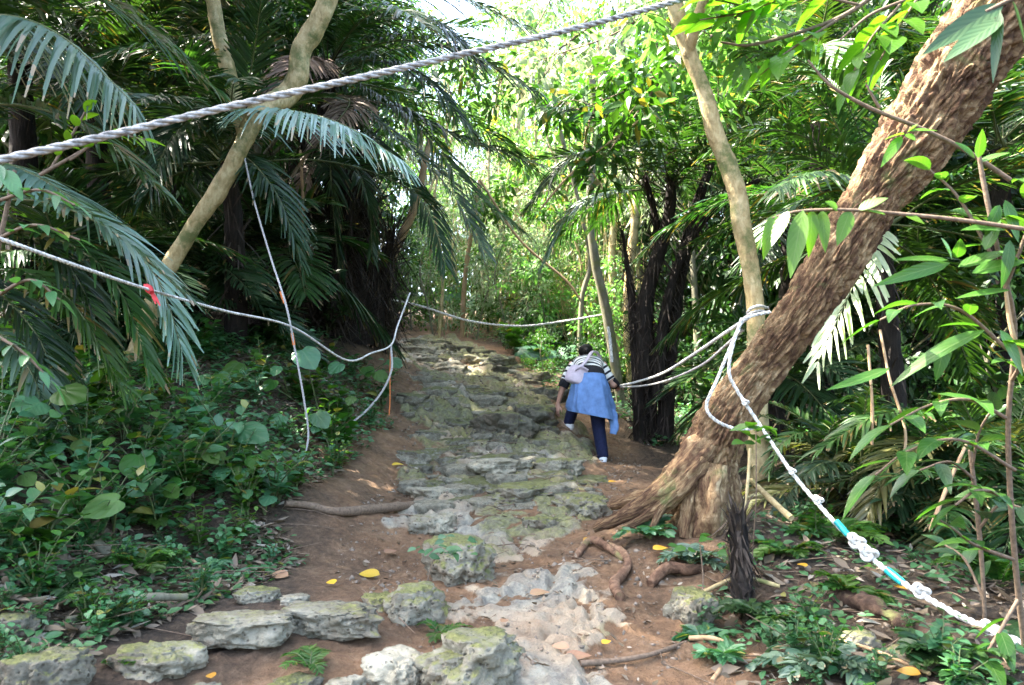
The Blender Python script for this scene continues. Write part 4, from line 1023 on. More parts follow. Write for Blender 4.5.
ROCKS = [
 (232, 652, 104, 50, 'rock_pale', 'pale flat slab lying over dark earth near the lower left', dict(rz=.1, deep=.6, sink=-.08, top=.35)),
 (328, 640, 104, 46, 'rock_pale', 'pale slab with yellow green lichen beside a yellow leaf', dict(rz=-.1, deep=.6, sink=-.08, top=.35)),
 (378, 612, 44, 30, 'rock_moss', 'small lichen yellow stone between the pale slab and the green boulder', {}),
 (416, 622, 70, 52, 'rock_moss', 'rounded olive green boulder left of the seedling stem', dict(sink=.1)),
 (458, 585, 92, 62, 'rock_moss', 'moss topped boulder with bare brown underside behind the seedling', dict(sink=.05)),
 (476, 694, 116, 62, 'rock_moss', 'pale boulder spotted with green lichen at the bottom edge of the picture', dict(sink=.0, pits=1.0)),
 (398, 684, 72, 46, 'rock', 'grey angular stone below the olive boulder', dict(sink=.1)),
 (345, 690, 44, 30, 'rock', 'small grey stone cut by the bottom edge, left of the grey angular one', {}),
 (152, 672, 92, 50, 'rock_moss', 'mossy boulder below the fallen branch', dict(sink=.15)),
 (40, 690, 98, 72, 'rock_dark', 'dark mossy boulder in the lower left corner', dict(sink=.15)),
 (10, 632, 44, 40, 'rock_dark', 'dark stone at the left edge above the corner boulder', {}),
 (196, 694, 46, 30, 'rock_pale', 'pale stone at the bottom edge beside an orange leaf', {}),
 (258, 606, 46, 30, 'rock_moss', 'greenish stone behind the pale flat slab', {}),
 (692, 622, 60, 52, 'rock_moss', 'green pitted rock on the earth bank below the leaning tree', dict(sink=.15, pits=1.6)),
 (548, 530, 58, 34, 'rock_moss', 'yellow green mossy stone in the middle of the trail', {}),
 (585, 512, 66, 34, 'rock_moss', 'mossy ledge at the right edge of the trail left of the roots', {}),
 (532, 500, 90, 28, 'rock_moss', 'broad low mossy ledge crossing the trail', dict(sink=.25)),
 (502, 442, 70, 40, 'rock_dark', 'dark boulder in the trail left of the climbing woman', dict(sink=.2)),
 (532, 428, 50, 30, 'rock_dark', 'dark mossy boulder just left of her raised shoe', dict(sink=.2)),
 (567, 443, 54, 22, 'rock_moss', 'mossy rock under her raised shoe', dict(sink=.3, d=9.6)),
 (548, 400, 46, 30, 'rock_dark', 'dark mossy rock up the slope left of her hand', {}),
 (530, 380, 40, 26, 'rock_dark', 'dark green rock near the top of the right trail edge', {}),
 (490, 364, 54, 18, 'rock_moss', 'long green ledge high on the trail', {}),
 (478, 384, 50, 16, 'rock_moss', 'low green ledge above the dark trail boulder', {}),
 (432, 535, 64, 34, 'rock', 'grey ledge at the left edge of the trail behind the moss topped boulder', dict(sink=.25)),
 (862, 646, 44, 38, 'rock_moss', 'mossy stone under the fallen log at the lower right', {}),
 (925, 662, 60, 36, 'rock_dark', 'dark stone beneath the lower end of the white rope', {}),
 (292, 606, 34, 22, 'rock', 'small grey stone between the two pale slabs', {}),
 (430, 500, 60, 24, 'rock', 'grey stone with a mossy cap on the left side of the trail', {}),
 (500, 478, 70, 24, 'rock', 'worn grey ledge in the middle of the trail', {}),
 (560, 475, 50, 30, 'rock_moss', 'mossy stone left of her standing foot', {}),
 (290, 690, 60, 30, 'rock_dark', 'dark earth covered stone under the pale slabs', {}),
]
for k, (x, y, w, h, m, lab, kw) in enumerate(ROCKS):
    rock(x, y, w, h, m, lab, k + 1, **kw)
rngR = np.random.default_rng(77)
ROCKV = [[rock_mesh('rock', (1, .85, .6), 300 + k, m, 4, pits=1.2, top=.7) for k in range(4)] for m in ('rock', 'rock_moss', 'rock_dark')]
for k in range(210):
    y = 346 + 165 * rngR.random() ** 1.3
    a = np.interp(y, [342, 375, 400, 425, 450, 480, 520], [392, 400, 404, 408, 412, 412, 415]); b = np.interp(y, [342, 375, 400, 425, 450, 480, 520], [450, 535, 565, 572, 580, 588, 588])
    u = rngR.random(); x = a + (b - a) * u
    if (abs(x - 603) < 16 and y > 440) or (x > 545 and y > 398 and y < 475): continue
    g = G(x, y)
    if g is None: continue
    kind = 2 if (u > .72 and y < 440 and rngR.random() < .7) else (1 if rngR.random() < .25 + .35 * u else 0)
    s = rngR.uniform(.08, .24) * (1.0 + .25 * (y < 400))
    o = bpy.data.objects.new('rock', ROCKV[kind][rngR.integers(4)]); COL.objects.link(o)
    o.location = g - [0, 0, s * .38]; o.rotation_euler = (rngR.normal(0, .1), rngR.normal(0, .1), rngR.uniform(-.5, .5)); o.scale = (s * rngR.uniform(.8, 1.2), s, s * rngR.uniform(.75, 1.15))
    tag(o, ['worn grey limestone lump set in the upper trail', 'moss patched limestone lump set in the upper trail', 'dark mossy limestone lump along the right edge of the upper trail'][kind], 'rock', ['grey rocks of the trail', 'mossy rocks of the trail', 'dark rocks of the trail'][kind])

# ------------------------------------------------------------------ litter and ground cover
def scatter(poly, n, rng):
    poly = np.asarray(poly, float); lo, hi = poly.min(0), poly.max(0); out = []
    while len(out) < n:
        q = rng.uniform(lo, hi); inside = False
        for i in range(len(poly)):
            a, b = poly[i], poly[i - 1]
            if (a[1] > q[1]) != (b[1] > q[1]) and q[0] < (b[0] - a[0]) * (q[1] - a[1]) / (b[1] - a[1]) + a[0]: inside = not inside
        if inside: out.append(q)
    return np.array(out)
def on_ground(poly, n, rng):
    """n points of the slope inside an outline, all at once: spread over the slope's own plan."""
    c = np.array([G(*q)[:2] for q in poly if G(*q) is not None])
    lo, hi = c.min(0), c.max(0); out = []
    while len(out) < n:
        q = rng.uniform(lo, hi, (n, 2)); ins = np.zeros(n, bool)
        for i in range(len(c)):
            a, b = c[i], c[i - 1]
            if a[1] == b[1]: continue
            ins ^= ((a[1] > q[:, 1]) != (b[1] > q[:, 1])) & (q[:, 0] < (b[0] - a[0]) * (q[:, 1] - a[1]) / (b[1] - a[1]) + a[0])
        out += list(q[ins])
    q = np.array(out[:n])
    return np.column_stack([q, H(q)])

BANK = [(-30, 400), (60, 385), (200, 365), (300, 352), (366, 362), (393, 425), (350, 465), (285, 516), (215, 535), (150, 548), (60, 572), (-30, 600)]
RIGHT = [(690, 640), (720, 560), (790, 500), (800, 440), (900, 440), (1040, 470), (1050, 700), (720, 700)]
LEFTLOW = [(-10, 560), (150, 545), (270, 520), (300, 560), (200, 610), (120, 640), (-10, 690)]
FARL = [(-40, 400), (0, 350), (200, 345), (330, 338), (300, 352), (200, 365), (60, 385)]
FARR = [(620, 420), (700, 410), (900, 410), (1060, 420), (1040, 480), (800, 450), (650, 450)]
UPR = [(560, 400), (500, 345), (460, 338), (640, 338), (700, 400), (620, 420)]
PATH = [(330, 560), (400, 460), (400, 380), (400, 345), (450, 342), (560, 400), (640, 460), (640, 520), (690, 600), (690, 690), (420, 690)]
rngL = np.random.default_rng(9)
mb = MB()
for poly, n, s in [(BANK, 3600, 1), (RIGHT, 3200, 1), (LEFTLOW, 2800, 1), (FARL, 1200, 1.2), (FARR, 2200, 1.2), (UPR, 900, 1.1), (PATH, 2400, .5)]:
    P = on_ground(poly, n, rngL) + [0, 0, .008]
    a = rngL.uniform(0, 6.28, n)
    D = np.stack([np.cos(a), np.sin(a), rngL.normal(0.02, .22, n)], 1)
    U = np.stack([rngL.normal(0, .35, n), rngL.normal(0, .35, n), np.ones(n)], 1)
    Ls = rngL.uniform(.035, .12, n) * s
    blades(mb, P, D, U, Ls, Ls * rngL.uniform(.12, .3, n), rngL.normal(0, .06, n), rngL.uniform(-.1, .7, n), prof_leaf, 3, 0, curl=rngL.normal(0, .25, n), twist=rngL.normal(0, .6, n))
tag(mb.build('leaf_litter', M['leaf_litter']), kind='stuff')
mb = MB()
for poly, n in [(BANK, 160), (RIGHT, 420), (LEFTLOW, 120), (PATH, 260), (FARR, 150)]:
    P = on_ground(poly, n, rngL) + [0, 0, .01]
    for p in P:
        a = rngL.uniform(0, 6.28); L = rngL.uniform(.08, .4)
        d = np.array([math.cos(a), math.sin(a), rngL.normal(.03, .12)]) * L
        tube(mb, [p, p + d * .5 + rngL.normal(0, .015, 3), p + d], [.0035, .003, .0015], 4, 5, caps=False)
tag(mb.build('twig_debris', M['twig']), kind='stuff')
M['grit'] = plain_mat('grit_stone', (0.20, 0.16, 0.12), 0.9, 0.5, 30, .4)
mb = MB(); gv, gf = ico(1)
for poly, n in [(PATH, 4200), (LEFTLOW, 1200), (RIGHT, 500)]:
    P = on_ground(poly, n, rngL)
    for p in P:
        r = .004 + .014 * rngL.random() ** 3
        mb.add(gv * r * rngL.uniform(.6, 1.3, 3) * (1 + .25 * rngL.normal(0, 1, (len(gv), 1))).clip(.6, 1.4) + p, gf)
tag(mb.build('gravel', M['grit']), kind='stuff')

mb = MB()
for poly, n, hgt in [(BANK, 1300, .12), (FARL, 2000, .18), (FARR, 2600, .2), (UPR, 1600, .16), (RIGHT, 500, .06), (LEFTLOW, 260, .05)]:
    P = on_ground(poly, n, rngL)
    k = 5
    Q = np.repeat(P, k, 0); N_ = len(Q)
    a = rngL.uniform(0, 6.28, N_)
    Q = Q + np.stack([np.cos(a), np.sin(a), np.zeros(N_)], 1) * rngL.uniform(0, .07, N_)[:, None]; Q[:, 2] += hgt * rngL.random(N_)
    D = np.stack([np.cos(a), np.sin(a), rngL.normal(.15, .3, N_)], 1)
    Ls = rngL.uniform(.03, .075, N_) * (1 + hgt)
    blades(mb, Q, D, np.stack([rngL.normal(0, .3, N_), rngL.normal(0, .3, N_) - .25, np.ones(N_)], 1), Ls, Ls * rngL.uniform(.24, .36, N_), .15, .15, prof_leaf, 3, 0)
tag(mb.build('ground_cover', M['leaf_blue']), kind='stuff')

# ------------------------------------------------------------------ small plants
def plant_mesh(kind, seed, h=.3, stems=6, per=9, L=(.06, .10), aspect=.32, leaf='leaf_blue', spread=.6, droop=.25, opp=True):
    rng = np.random.default_rng(seed)
    st, lf = MB(), MB()
    for s in range(stems):
        a = rng.uniform(0, 6.28); hh = h * rng.uniform(.55, 1.1); sp = spread * hh * rng.uniform(.3, 1.0)
        e = np.array([sp * math.cos(a), sp * math.sin(a), hh])
        C = tube(st, [[0, 0, -.03], e * [.25, .25, .5], e], [.005, .004, .002], 5, 10, caps=False)
        T = unit(np.gradient(C, axis=0))
        t = np.linspace(.35, 1, per); k = (t * (len(C) - 1)).astype(int)
        ang = rng.uniform(0, 6.28) + np.arange(per) * (2.4 if not opp else np.pi) + rng.normal(0, .4, per)
        D = np.stack([np.cos(ang), np.sin(ang), rng.normal(.2, .2, per)], 1) + T[k] * .4
        Ls = rng.uniform(*L, per) * (1 - .3 * (t - .35))
        blades(lf, C[k], D, np.array([0, 0, 1.0]) + rng.normal(0, .25, (per, 3)), Ls, Ls * aspect, droop * rng.uniform(.4, 1.8, per), .2, prof_leaf, 5, 0)
    return st.mesh(kind + '_stem', M['stem_green']), lf.mesh(kind + '_foliage', M[leaf])
PLANT = [plant_mesh('plant', 401, .28), plant_mesh('plant', 402, .22, 8, 8, (.05, .08), .36), plant_mesh('plant', 403, .4, 5, 10, (.08, .14), .28),
         plant_mesh('plant', 404, .35, 6, 8, (.09, .15), .38, 'leaf_mid'), plant_mesh('plant', 405, .18, 7, 7, (.035, .06), .42, 'leaf_blue'),
         plant_mesh('plant', 406, .5, 6, 10, (.10, .17), .26, 'leaf_dark'), plant_mesh('plant', 407, .3, 6, 8, (.07, .11), .3, 'leaf_mid'),
         plant_mesh('plant', 408, .3, 6, 6, (.07, .12), .40, 'leaf_blue', .8), plant_mesh('plant', 409, .34, 5, 6, (.08, .13), .42, 'leaf_mid', .7)]
def put_plant(k, g, s, label, group=None, leaf=None, name='small_plant', cat='plant', rz=None, rng=rngL):
    root = empty(name, g, label, cat, group)
    root.rotation_euler = (rng.normal(0, .12), rng.normal(0, .12), rng.uniform(0, 6.28) if rz is None else rz); root.scale = (s, s, s)
    for nm, me in zip(('stem', 'foliage'), k if isinstance(k, tuple) else PLANT[k]):
        o = bpy.data.objects.new(nm, me); COL.objects.link(o); o.parent = root
        if nm == 'foliage' and leaf:
            o.material_slots[0].link = 'OBJECT'; o.material_slots[0].material = M[leaf]
    return root
for poly, n, ks, s, lab, grp in [
        (BANK, 74, (0, 7, 2, 8, 6, 3, 7), (.8, 1.45), 'low bluish green leafy plant in the undergrowth of the left bank', 'undergrowth plants on the left bank'),
        (FARL, 24, (2, 5, 3), (1.0, 1.8), 'taller leafy plant at the shaded top of the left bank', 'plants at the top of the left bank'),
        (LEFTLOW, 36, (4, 1, 6, 0), (.5, 1.0), 'small seedling on the bare earth at the foot of the left bank', 'seedlings at the foot of the left bank'),
        (RIGHT, 30, (0, 4, 1, 6, 4), (.5, .95), 'leafy plant on the shaded forest floor at the lower right', 'plants on the forest floor at the lower right'),
        (FARR, 40, (2, 5, 3), (1.2, 2.4), 'leafy plant in the dark understorey behind the leaning tree', 'understorey plants behind the leaning tree'),
        (UPR, 26, (0, 3, 6), (1.0, 2.0), 'leafy plant on the slope above the climbing woman', 'plants on the slope above the woman')]:
    for q in scatter(poly, n, rngL):
        g = G(*q)
        if g is None: continue
        if abs(g[1] - 9.2) < .5 and abs(g[0] - .95) < .5: continue
        if poly is RIGHT and min(np.hypot(g[0] - a, g[1] - b) for a, b in ((1.42, 4.75), (1.6, 4.5), (1.75, 4.3), (1.9, 4.1), (2.05, 3.75), (2.1, 3.4), (1.85, 3.9), (1.7, 4.0), (1.55, 4.2))) < .3: continue
        put_plant(int(rngL.choice(ks)), g, rngL.uniform(*s), lab, grp)

# heart-shaped taro leaves
def heart_leaf(parent, base, tip, w, up, mat, origin, stalk_from=None):
    base, tip = np.asarray(base, float), np.asarray(tip, float)
    D = unit(tip - base); L = np.linalg.norm(tip - base); S = unit(np.cross(D, up)); U = np.cross(S, D)
    na, nr = 40, 7
    th = np.linspace(-np.pi, np.pi, na)
    # outline in leaf space: x across, y along; notch at the stalk
    rr = (1 - .42 * np.exp(-((np.abs(th) - np.pi) / .34) ** 2)) * (1 + .22 * np.exp(-(th / .35) ** 2))
    ox, oy = np.sin(th) * rr * w, (np.cos(th) * rr * .5 + .30) * L
    v, uv = [], []
    for r in np.linspace(0, 1, nr):
        x, y = ox * r, oy * r
        z = .14 * np.abs(x) - .16 * (r ** 2) * L * .5 + .012 * L * np.sin(th * 9) * r
        v.append(base + x[:, None] * S + y[:, None] * D + z[:, None] * U)
        uv.append(np.stack([.5 + x / w * .5, y / L], 1))
    v = np.concatenate(v); uv = np.concatenate(uv)
    i, j = np.meshgrid(np.arange(nr - 1), np.arange(na - 1), indexing='ij')
    F = np.stack([i * na + j, i * na + j + 1, (i + 1) * na + j + 1, (i + 1) * na + j], -1).reshape(-1, 4)
    mb = MB(); mb.add(v, F, 0, uv)
    o = mb.build('leaf', M[mat], parent, origin)
    if stalk_from is not None:
        mb = MB(); s = np.asarray(stalk_from, float)
        tube(mb, [s, s * .5 + base * .5 + [0, 0, .04], base], [.008, .006, .004], 7, 12)
        mb.build('stalk', M['stem_green'], o, (0, 0, 0) if parent is None else origin)
    return o
def taro(foot, leaves, label):
    g = G(*foot); root = empty('taro_plant', g, label, 'plant')
    for (x0, y0, x1, y1, wpx, dd, m) in leaves:
        d = float(np.dot(g - EYE, FWD)) + dd
        heart_leaf(root, px(x0, y0, d), px(x1, y1, d - .12), wpx * d / FPX, unit(np.array([0.1, -.75, .65])), m, g, g)
    return root
taro((138, 500), [(138, 455, 135, 482, 17, -.1, 'leaf_mid')], 'heart shaped leaf held upright above the yellow leaf on the left bank')
taro((112, 545), [(118, 500, 76, 516, 15, -.2, 'leaf_bright')], 'large bright yellow green taro leaf lying low at the left')
taro((262, 470), [(240, 428, 270, 440, 15, -.1, 'leaf_blue'), (245, 440, 240, 462, 11, -.15, 'leaf_mid')], 'broad dull green taro leaves in the middle of the bank')
taro((320, 420), [(302, 350, 316, 370, 14, -.2, 'leaf_blue'), (230, 365, 248, 382, 11, -.2, 'leaf_mid')], 'bluish taro leaves at the foot of the dark palm clump')
taro((25, 450), [(40, 402, 15, 412, 20, -.1, 'leaf_blue'), (60, 390, 85, 400, 16, -.1, 'leaf_mid')], 'taro leaves at the left edge under the hanging fronds')
taro((200, 455), [(205, 425, 190, 445, 12, 0, 'leaf_mid'), (175, 425, 160, 440, 12, 0, 'leaf_blue')], 'small pair of taro leaves below the forked tree')
taro((470, 330), [(448, 290, 465, 302, 13, -.3, 'leaf_blue'), (470, 300, 490, 308, 12, -.3, 'leaf_blue')], 'pale bluish broad leaves at the end of the trail')
taro((548, 365), [(520, 350, 566, 353, 10, -.2, 'leaf_blue'), (560, 352, 590, 350, 10, -.2, 'leaf_blue')], 'flat bluish leaves just left of the woman')

rngTa = np.random.default_rng(41)
TARO_SPOTS = [(80, 470), (180, 470), (230, 485), (300, 440), (345, 425), (290, 400), (215, 400), (120, 420), (50, 440), (170, 505), (330, 385), (250, 395), (355, 390), (30, 500), (95, 400), (265, 515)]
TARO_WORDS = ['below the red tie', 'under the forked tree', 'at the foot of the bank', 'beside the hanging cord', 'above the trail edge', 'in the middle of the bank', 'on the upper bank', 'under the hanging fronds', 'near the left edge', 'above the fern', 'below the dark palm clump', 'behind the hanging cord', 'where the grey rope end hangs', 'low at the left edge', 'high on the bank at the left', 'at the lower edge of the bank']
for (x, y), w in zip(TARO_SPOTS, TARO_WORDS):
    lv = []
    for k in range(rngTa.integers(2, 5)):
        a = rngTa.uniform(0, 6.28); x0 = x + rngTa.normal(0, 16); y0 = y - rngTa.uniform(14, 34); L = rngTa.uniform(10, 21)
        lv.append((x0, y0, x0 + L * .7 * math.cos(a), y0 + L * (.55 + .3 * rngTa.random()), L * .5, rngTa.uniform(-.25, .05), ['leaf_blue', 'leaf_mid', 'leaf_blue', 'leaf_bright'][rngTa.integers(4)]))
    taro((x, y), lv, 'cluster of heart shaped taro leaves ' + w)

# fern fans
def fern(foot, n, L, label, seed, mat='leaf_mid', w=.012, ll=.09):
    g = G(*foot); rng = np.random.default_rng(seed); root = empty('fern', g, label, 'fern')
    for k in range(n):
        mb = MB()
        c = arch(np.array([0, 0, 0.0]), 2 * math.pi * (k * .382 + rng.uniform(-.06, .06)), R(rng.uniform(25, 60)), L * rng.uniform(.7, 1.1), rng.uniform(.35, .6))
        frond_into(mb, c, ll, 20, rng, hang=.15, w=w, start=.18, fwd=75, lift=.1, rr=.003)
        mb.build('frond', [M['stem_green'], M[mat]], root)
    return root
fern((60, 600), 7, .26, 'dark green fern among litter at the far lower left', 21, 'leaf_dark', .012)
fern((215, 560), 6, .2, 'small fern on the edge of the left bank', 22, 'leaf_blue', .012)
fern((850, 600), 8, .3, 'fern in the litter left of the rope knot', 23, 'leaf_mid', .013)
fern((945, 665), 8, .3, 'fern on the litter below the rope end', 24, 'leaf_dark', .014)
fern((790, 560), 8, .32, 'fern right of the fibrous stump', 25, 'leaf_mid', .013)
fern((720, 668), 5, .16, 'tiny fern at the bottom edge right of the trail', 26, 'leaf_blue', .01)
fern((1000, 590), 11, .55, 'large fern behind the rope at the right edge', 27, 'leaf_mid', .013, .13)
fern((925, 545), 11, .55, 'large fern under the lower palm behind the taped rope', 28, 'leaf_dark', .013, .13)
fern((835, 545), 10, .5, 'large fern between the leaning tree and the taped rope', 29, 'leaf_mid', .013, .12)
fern((140, 572), 9, .34, 'pale green fern at the foot of the left bank', 1, 'leaf_bright')
fern((150, 525), 6, .3, 'fern just under the large bright taro leaf', 2, 'leaf_mid')
fern((765, 625), 10, .34, 'dark fern like plant beside the fibrous stump', 3, 'leaf_dark', .016)
fern((650, 540), 7, .28, 'fern at the foot of the leaning tree beside its left root', 4, 'leaf_blue', .016)
fern((690, 565), 7, .24, 'grey green fern below the hollow of the leaning tree', 5, 'palm_silver', .014)
fern((700, 640), 4, .16, 'small fern on the crumbling earth bank', 6, 'leaf_blue', .014)
fern((130, 668), 4, .12, 'tiny fern beside the mossy boulder below the branch', 7, 'leaf_mid', .01, .05)
fern((310, 672), 6, .17, 'wispy grass like fern under the pale slab', 8, 'leaf_mid', .004, .05)
fern((440, 640), 5, .16, 'wispy fern under the olive boulder', 9, 'leaf_mid', .004, .05)
fern((820, 672), 8, .3, 'greyish fern lying over litter at the bottom right', 10, 'palm_silver', .014)

# seedling with a bare stem, standing on the boulder
def seedling(foot, rows, label, leaf='leaf_blue', n=18, L=(.05, .075), seed=0):
    g = G(*foot); rng = np.random.default_rng(seed); root = empty('seedling', g, label, 'plant')
    mb = MB(); P = pxs(rows); P = np.vstack([g[None] - [0, 0, .02], P])
    tube(mb, P, np.linspace(.005, .003, len(P)), 6, 24); mb.build('stem', M['twig'], root, g)
    mb = MB(); a = rng.uniform(0, 6.28, n); top = P[-1]
    Q = top + rng.normal(0, .055, (n, 3)) * [1.5, 1, .5]
    D = np.stack([np.cos(a), np.sin(a), rng.normal(.1, .25, n)], 1); Ls = rng.uniform(*L, n)
    blades(mb, Q, D, np.array([0, -.35, 1]) + rng.normal(0, .25, (n, 3)), Ls, Ls * .34, .2, .2, prof_leaf, 4, 0)
    mb.build('foliage', M[leaf], root, g)
seedling((422, 632), [(425, 600, 3.9), (430, 570, 3.95), (440, 548, 4.0)], 'thin stemmed seedling with a flat tuft of leaves before the moss topped boulder', n=26)
seedling((752, 600), [(752, 560, 4.4), (756, 500, 4.4), (756, 430, 4.45)], 'upright sapling with small leaves before the base of the leaning tree', 'leaf_mid', 16, (.08, .12), 3)
seedling((700, 620), [(703, 580, 4.1), (700, 545, 4.15)], 'little seedling between the roots and the green pitted rock', 'leaf_mid', 10, (.05, .08), 4)

# ------------------------------------------------------------------ fallen leaves one can point at
def fallen(x, y, lpx, ang, mat, label, wr=.32, lift=.012, group=None, curl=.15):
    g = G(x, y); d = float(np.dot(g - EYE, FWD)); L = lpx * d / FPX
    mb = MB(); a = R(ang); D = np.array([math.cos(a), math.sin(a), .12])
    blades(mb, [-D * L * .5], [D], [[0.1, -.45, 1]], L, L * wr, 0, .18, prof_leaf, 8, 0, curl=curl, twist=.3)
    o = mb.build('fallen_leaf', M[mat]); o.location = g + [0, -.03, lift + .02]
    return tag(o, label, 'leaf', group)
for x, y, l, a, m, lab in [
    (370, 576, 22, 170, 'leaf_yellow', 'yellow curled leaf above the olive boulder'), (332, 588, 18, 120, 'leaf_yellow', 'bright yellow leaf behind the pale lichen slab'),
    (214, 676, 18, 110, 'leaf_yellow', 'orange yellow leaf standing beside the stone at the bottom edge'), (78, 648, 16, 100, 'leaf_pale', 'pale green fallen leaf above the dark corner boulder'),
    (606, 650, 14, 40, 'leaf_yellow', 'yellow leaf on the earth at the bottom of the trail'), (578, 664, 28, 10, 'leaf_brown', 'reddish purple leaf near the bottom of the trail'),
    (589, 543, 14, 20, 'leaf_yellow', 'small yellow leaf left of the root tip'), (515, 500, 24, 60, 'leaf_brown', 'long brown bark like leaf lying on the mossy ledge'),
    (398, 466, 12, 0, 'leaf_yellow', 'orange leaf on the earth at the left trail edge'), (138, 500, 24, 95, 'leaf_yellow', 'big yellow leaf hanging among the bank plants'),
    (898, 592, 20, 100, 'leaf_yellow', 'yellow brown leaf below the teal taped rope'), (905, 676, 22, 150, 'leaf_yellow', 'yellow leaf at the bottom right edge'),
    (540, 605, 22, 15, 'leaf_brown', 'brown leaf on the worn grey rock of the lower trail'), (560, 668, 18, 160, 'leaf_brown', 'brown leaf left of the reddish purple one'),
    (660, 556, 18, 20, 'leaf_yellow', 'long yellowish leaf on the bank below the roots'), (392, 560, 20, 65, 'leaf_brown', 'pale brown leaf leaning at the left trail edge'),
    (280, 578, 22, 165, 'leaf_brown', 'brown leaf on bare earth behind the pale slabs'), (505, 645, 14, 60, 'leaf_brown', 'small brown leaf on the bottom trail rocks'),
    (612, 483, 9, 10, 'leaf_yellow', 'tiny yellow leaf below the standing foot'), (165, 82, 16, 200, 'leaf_yellow', None), (800, 575, 16, 100, 'leaf_yellow', 'orange leaf on the litter below the rope knot')]:
    if lab: fallen(x, y, l, a, m, lab)

# ------------------------------------------------------------------ fallen branches, surface roots, stump
def branch(name, rows, mat, label, cat, seed=0, seg=14, bump=.25, lift=None, n=60):
    P = []
    for x, y, dz, r in rows:
        g = G(x, y); P.append(g + [0, 0, dz])
    P = np.array(P); d = np.array([np.dot(p - EYE, FWD) for p in P]); rr = np.array([q[3] for q in rows]) * d / FPX
    mb = MB(); tube(mb, P, rr, seg, n, 0, lambda a, s, p, r: r * bump * fbm(p * 14 + seed, 4, 91))
    o = mb.build(name, M[mat], None, P[0]); return tag(o, label, cat)
branch('fallen_branch', [(66, 630, .03, 4), (100, 626, .06, 4), (140, 618, .07, 4), (186, 611, .05, 3.5)], 'bark_grey', 'straight pale fallen branch above the mossy boulder at the lower left', 'branch')
branch('fallen_branch', [(52, 532, .06, 6), (80, 545, .07, 6), (115, 572, .04, 5)], 'bark_grey', 'thick mossy stick lying among the bank plants at the left', 'branch', 2)
branch('fallen_branch', [(175, 548, .03, 1.5), (195, 565, .04, 1.5), (212, 580, .02, 1)], 'bark_tan', 'thin pale stick on the earth at the foot of the bank', 'branch', 3)
branch('tree_root', [(285, 512, .05, 3), (310, 513, .03, 4), (335, 520, .02, 4), (365, 519, .02, 5), (412, 512, .0, 4)], 'twig', 'exposed root crossing the earth left of the trail', 'root', 4)
branch('tree_root', [(600, 545, .02, 4), (618, 552, .03, 4.5), (628, 566, .02, 4), (622, 580, .03, 5), (614, 595, .03, 6), (620, 608, .02, 5)], 'bark_brown', 'thick coiled root on the earth slope right of the trail', 'root', 5)
branch('tree_root', [(575, 560, .0, 3), (590, 545, .03, 4), (608, 550, .03, 4), (625, 562, 0, 3)], 'bark_brown', 'short root looping out of the earth below the tree', 'root', 6)
branch('tree_root', [(650, 588, .02, 5), (668, 578, .04, 6), (690, 575, .03, 5), (715, 570, .0, 4)], 'bark_brown', 'stout root above the green pitted rock', 'root', 7)
branch('tree_root', [(580, 675, 0, 3), (620, 668, .02, 3), (655, 662, .02, 2.5), (690, 640, 0, 2)], 'twig', 'thin root along the bottom edge of the trail', 'root', 8)
branch('tree_root', [(690, 645, .02, 2.5), (715, 652, .05, 2.5), (735, 655, .03, 2.5), (730, 668, .03, 2.5), (712, 682, .0, 2.5)], 'bark_tan', 'pale hooked root at the bottom right of the trail', 'root', 9)
branch('fallen_log', [(800, 590, .0, 7), (840, 600, .01, 8), (890, 622, .02, 9), (940, 648, .02, 7), (985, 670, .0, 4)], 'bark_rot', 'rotting dark brown log sunk in the litter under the white rope', 'log', 10, 28, .7, n=90)
branch('fallen_branch', [(752, 522, .25, 3), (770, 535, .2, 3), (792, 548, .15, 3.2)], 'bark_pale', 'pale broken stick leaning beside the fibrous stump', 'branch', 11)
branch('fallen_branch', [(820, 640, .02, 2), (870, 655, .04, 2), (930, 680, .03, 2)], 'bark_tan', 'thin stick on the litter at the bottom right', 'branch', 12)
branch('fallen_branch', [(700, 600, .03, 2), (740, 590, .05, 2), (780, 596, .04, 2)], 'bark_pale', 'pale twig lying across the bank behind the fibrous stump', 'branch', 13)
mb = MB(); sb = np.array(G(742, 612)); sr = np.random.default_rng(3)
SP = np.vstack([sb - [0, 0, .1], px(741, 570, 4.25), px(738, 530, 4.27), px(736, 512, 4.27)])
C = tube(mb, SP, [.05, .046, .04, .03], 28, 40, 0, lambda a, s, p, r: r * (.35 * ridged(np.column_stack([np.cos(a) * 4, np.sin(a) * 4, s * 2]), 3, 5)))
fibre_tufts(mb, C, .036, 320, sr, .16, 1, 1.2)
tag(mb.build('fern_stump', [M['bark_dark'], M['fibre']], None, sb), 'dark fibrous stump standing in front of the leaning tree', 'stump')
mb = MB(); tube(mb, pxs([(740, 530, 4.3), (747, 490, 4.32), (750, 448, 4.35)]), [.010, .009, .008], 8, 20)
tag(mb.build('stake', M['bark_pale'], None, px(740, 530, 4.3)), 'thin pale upright stake rising from the fibrous stump', 'stake')
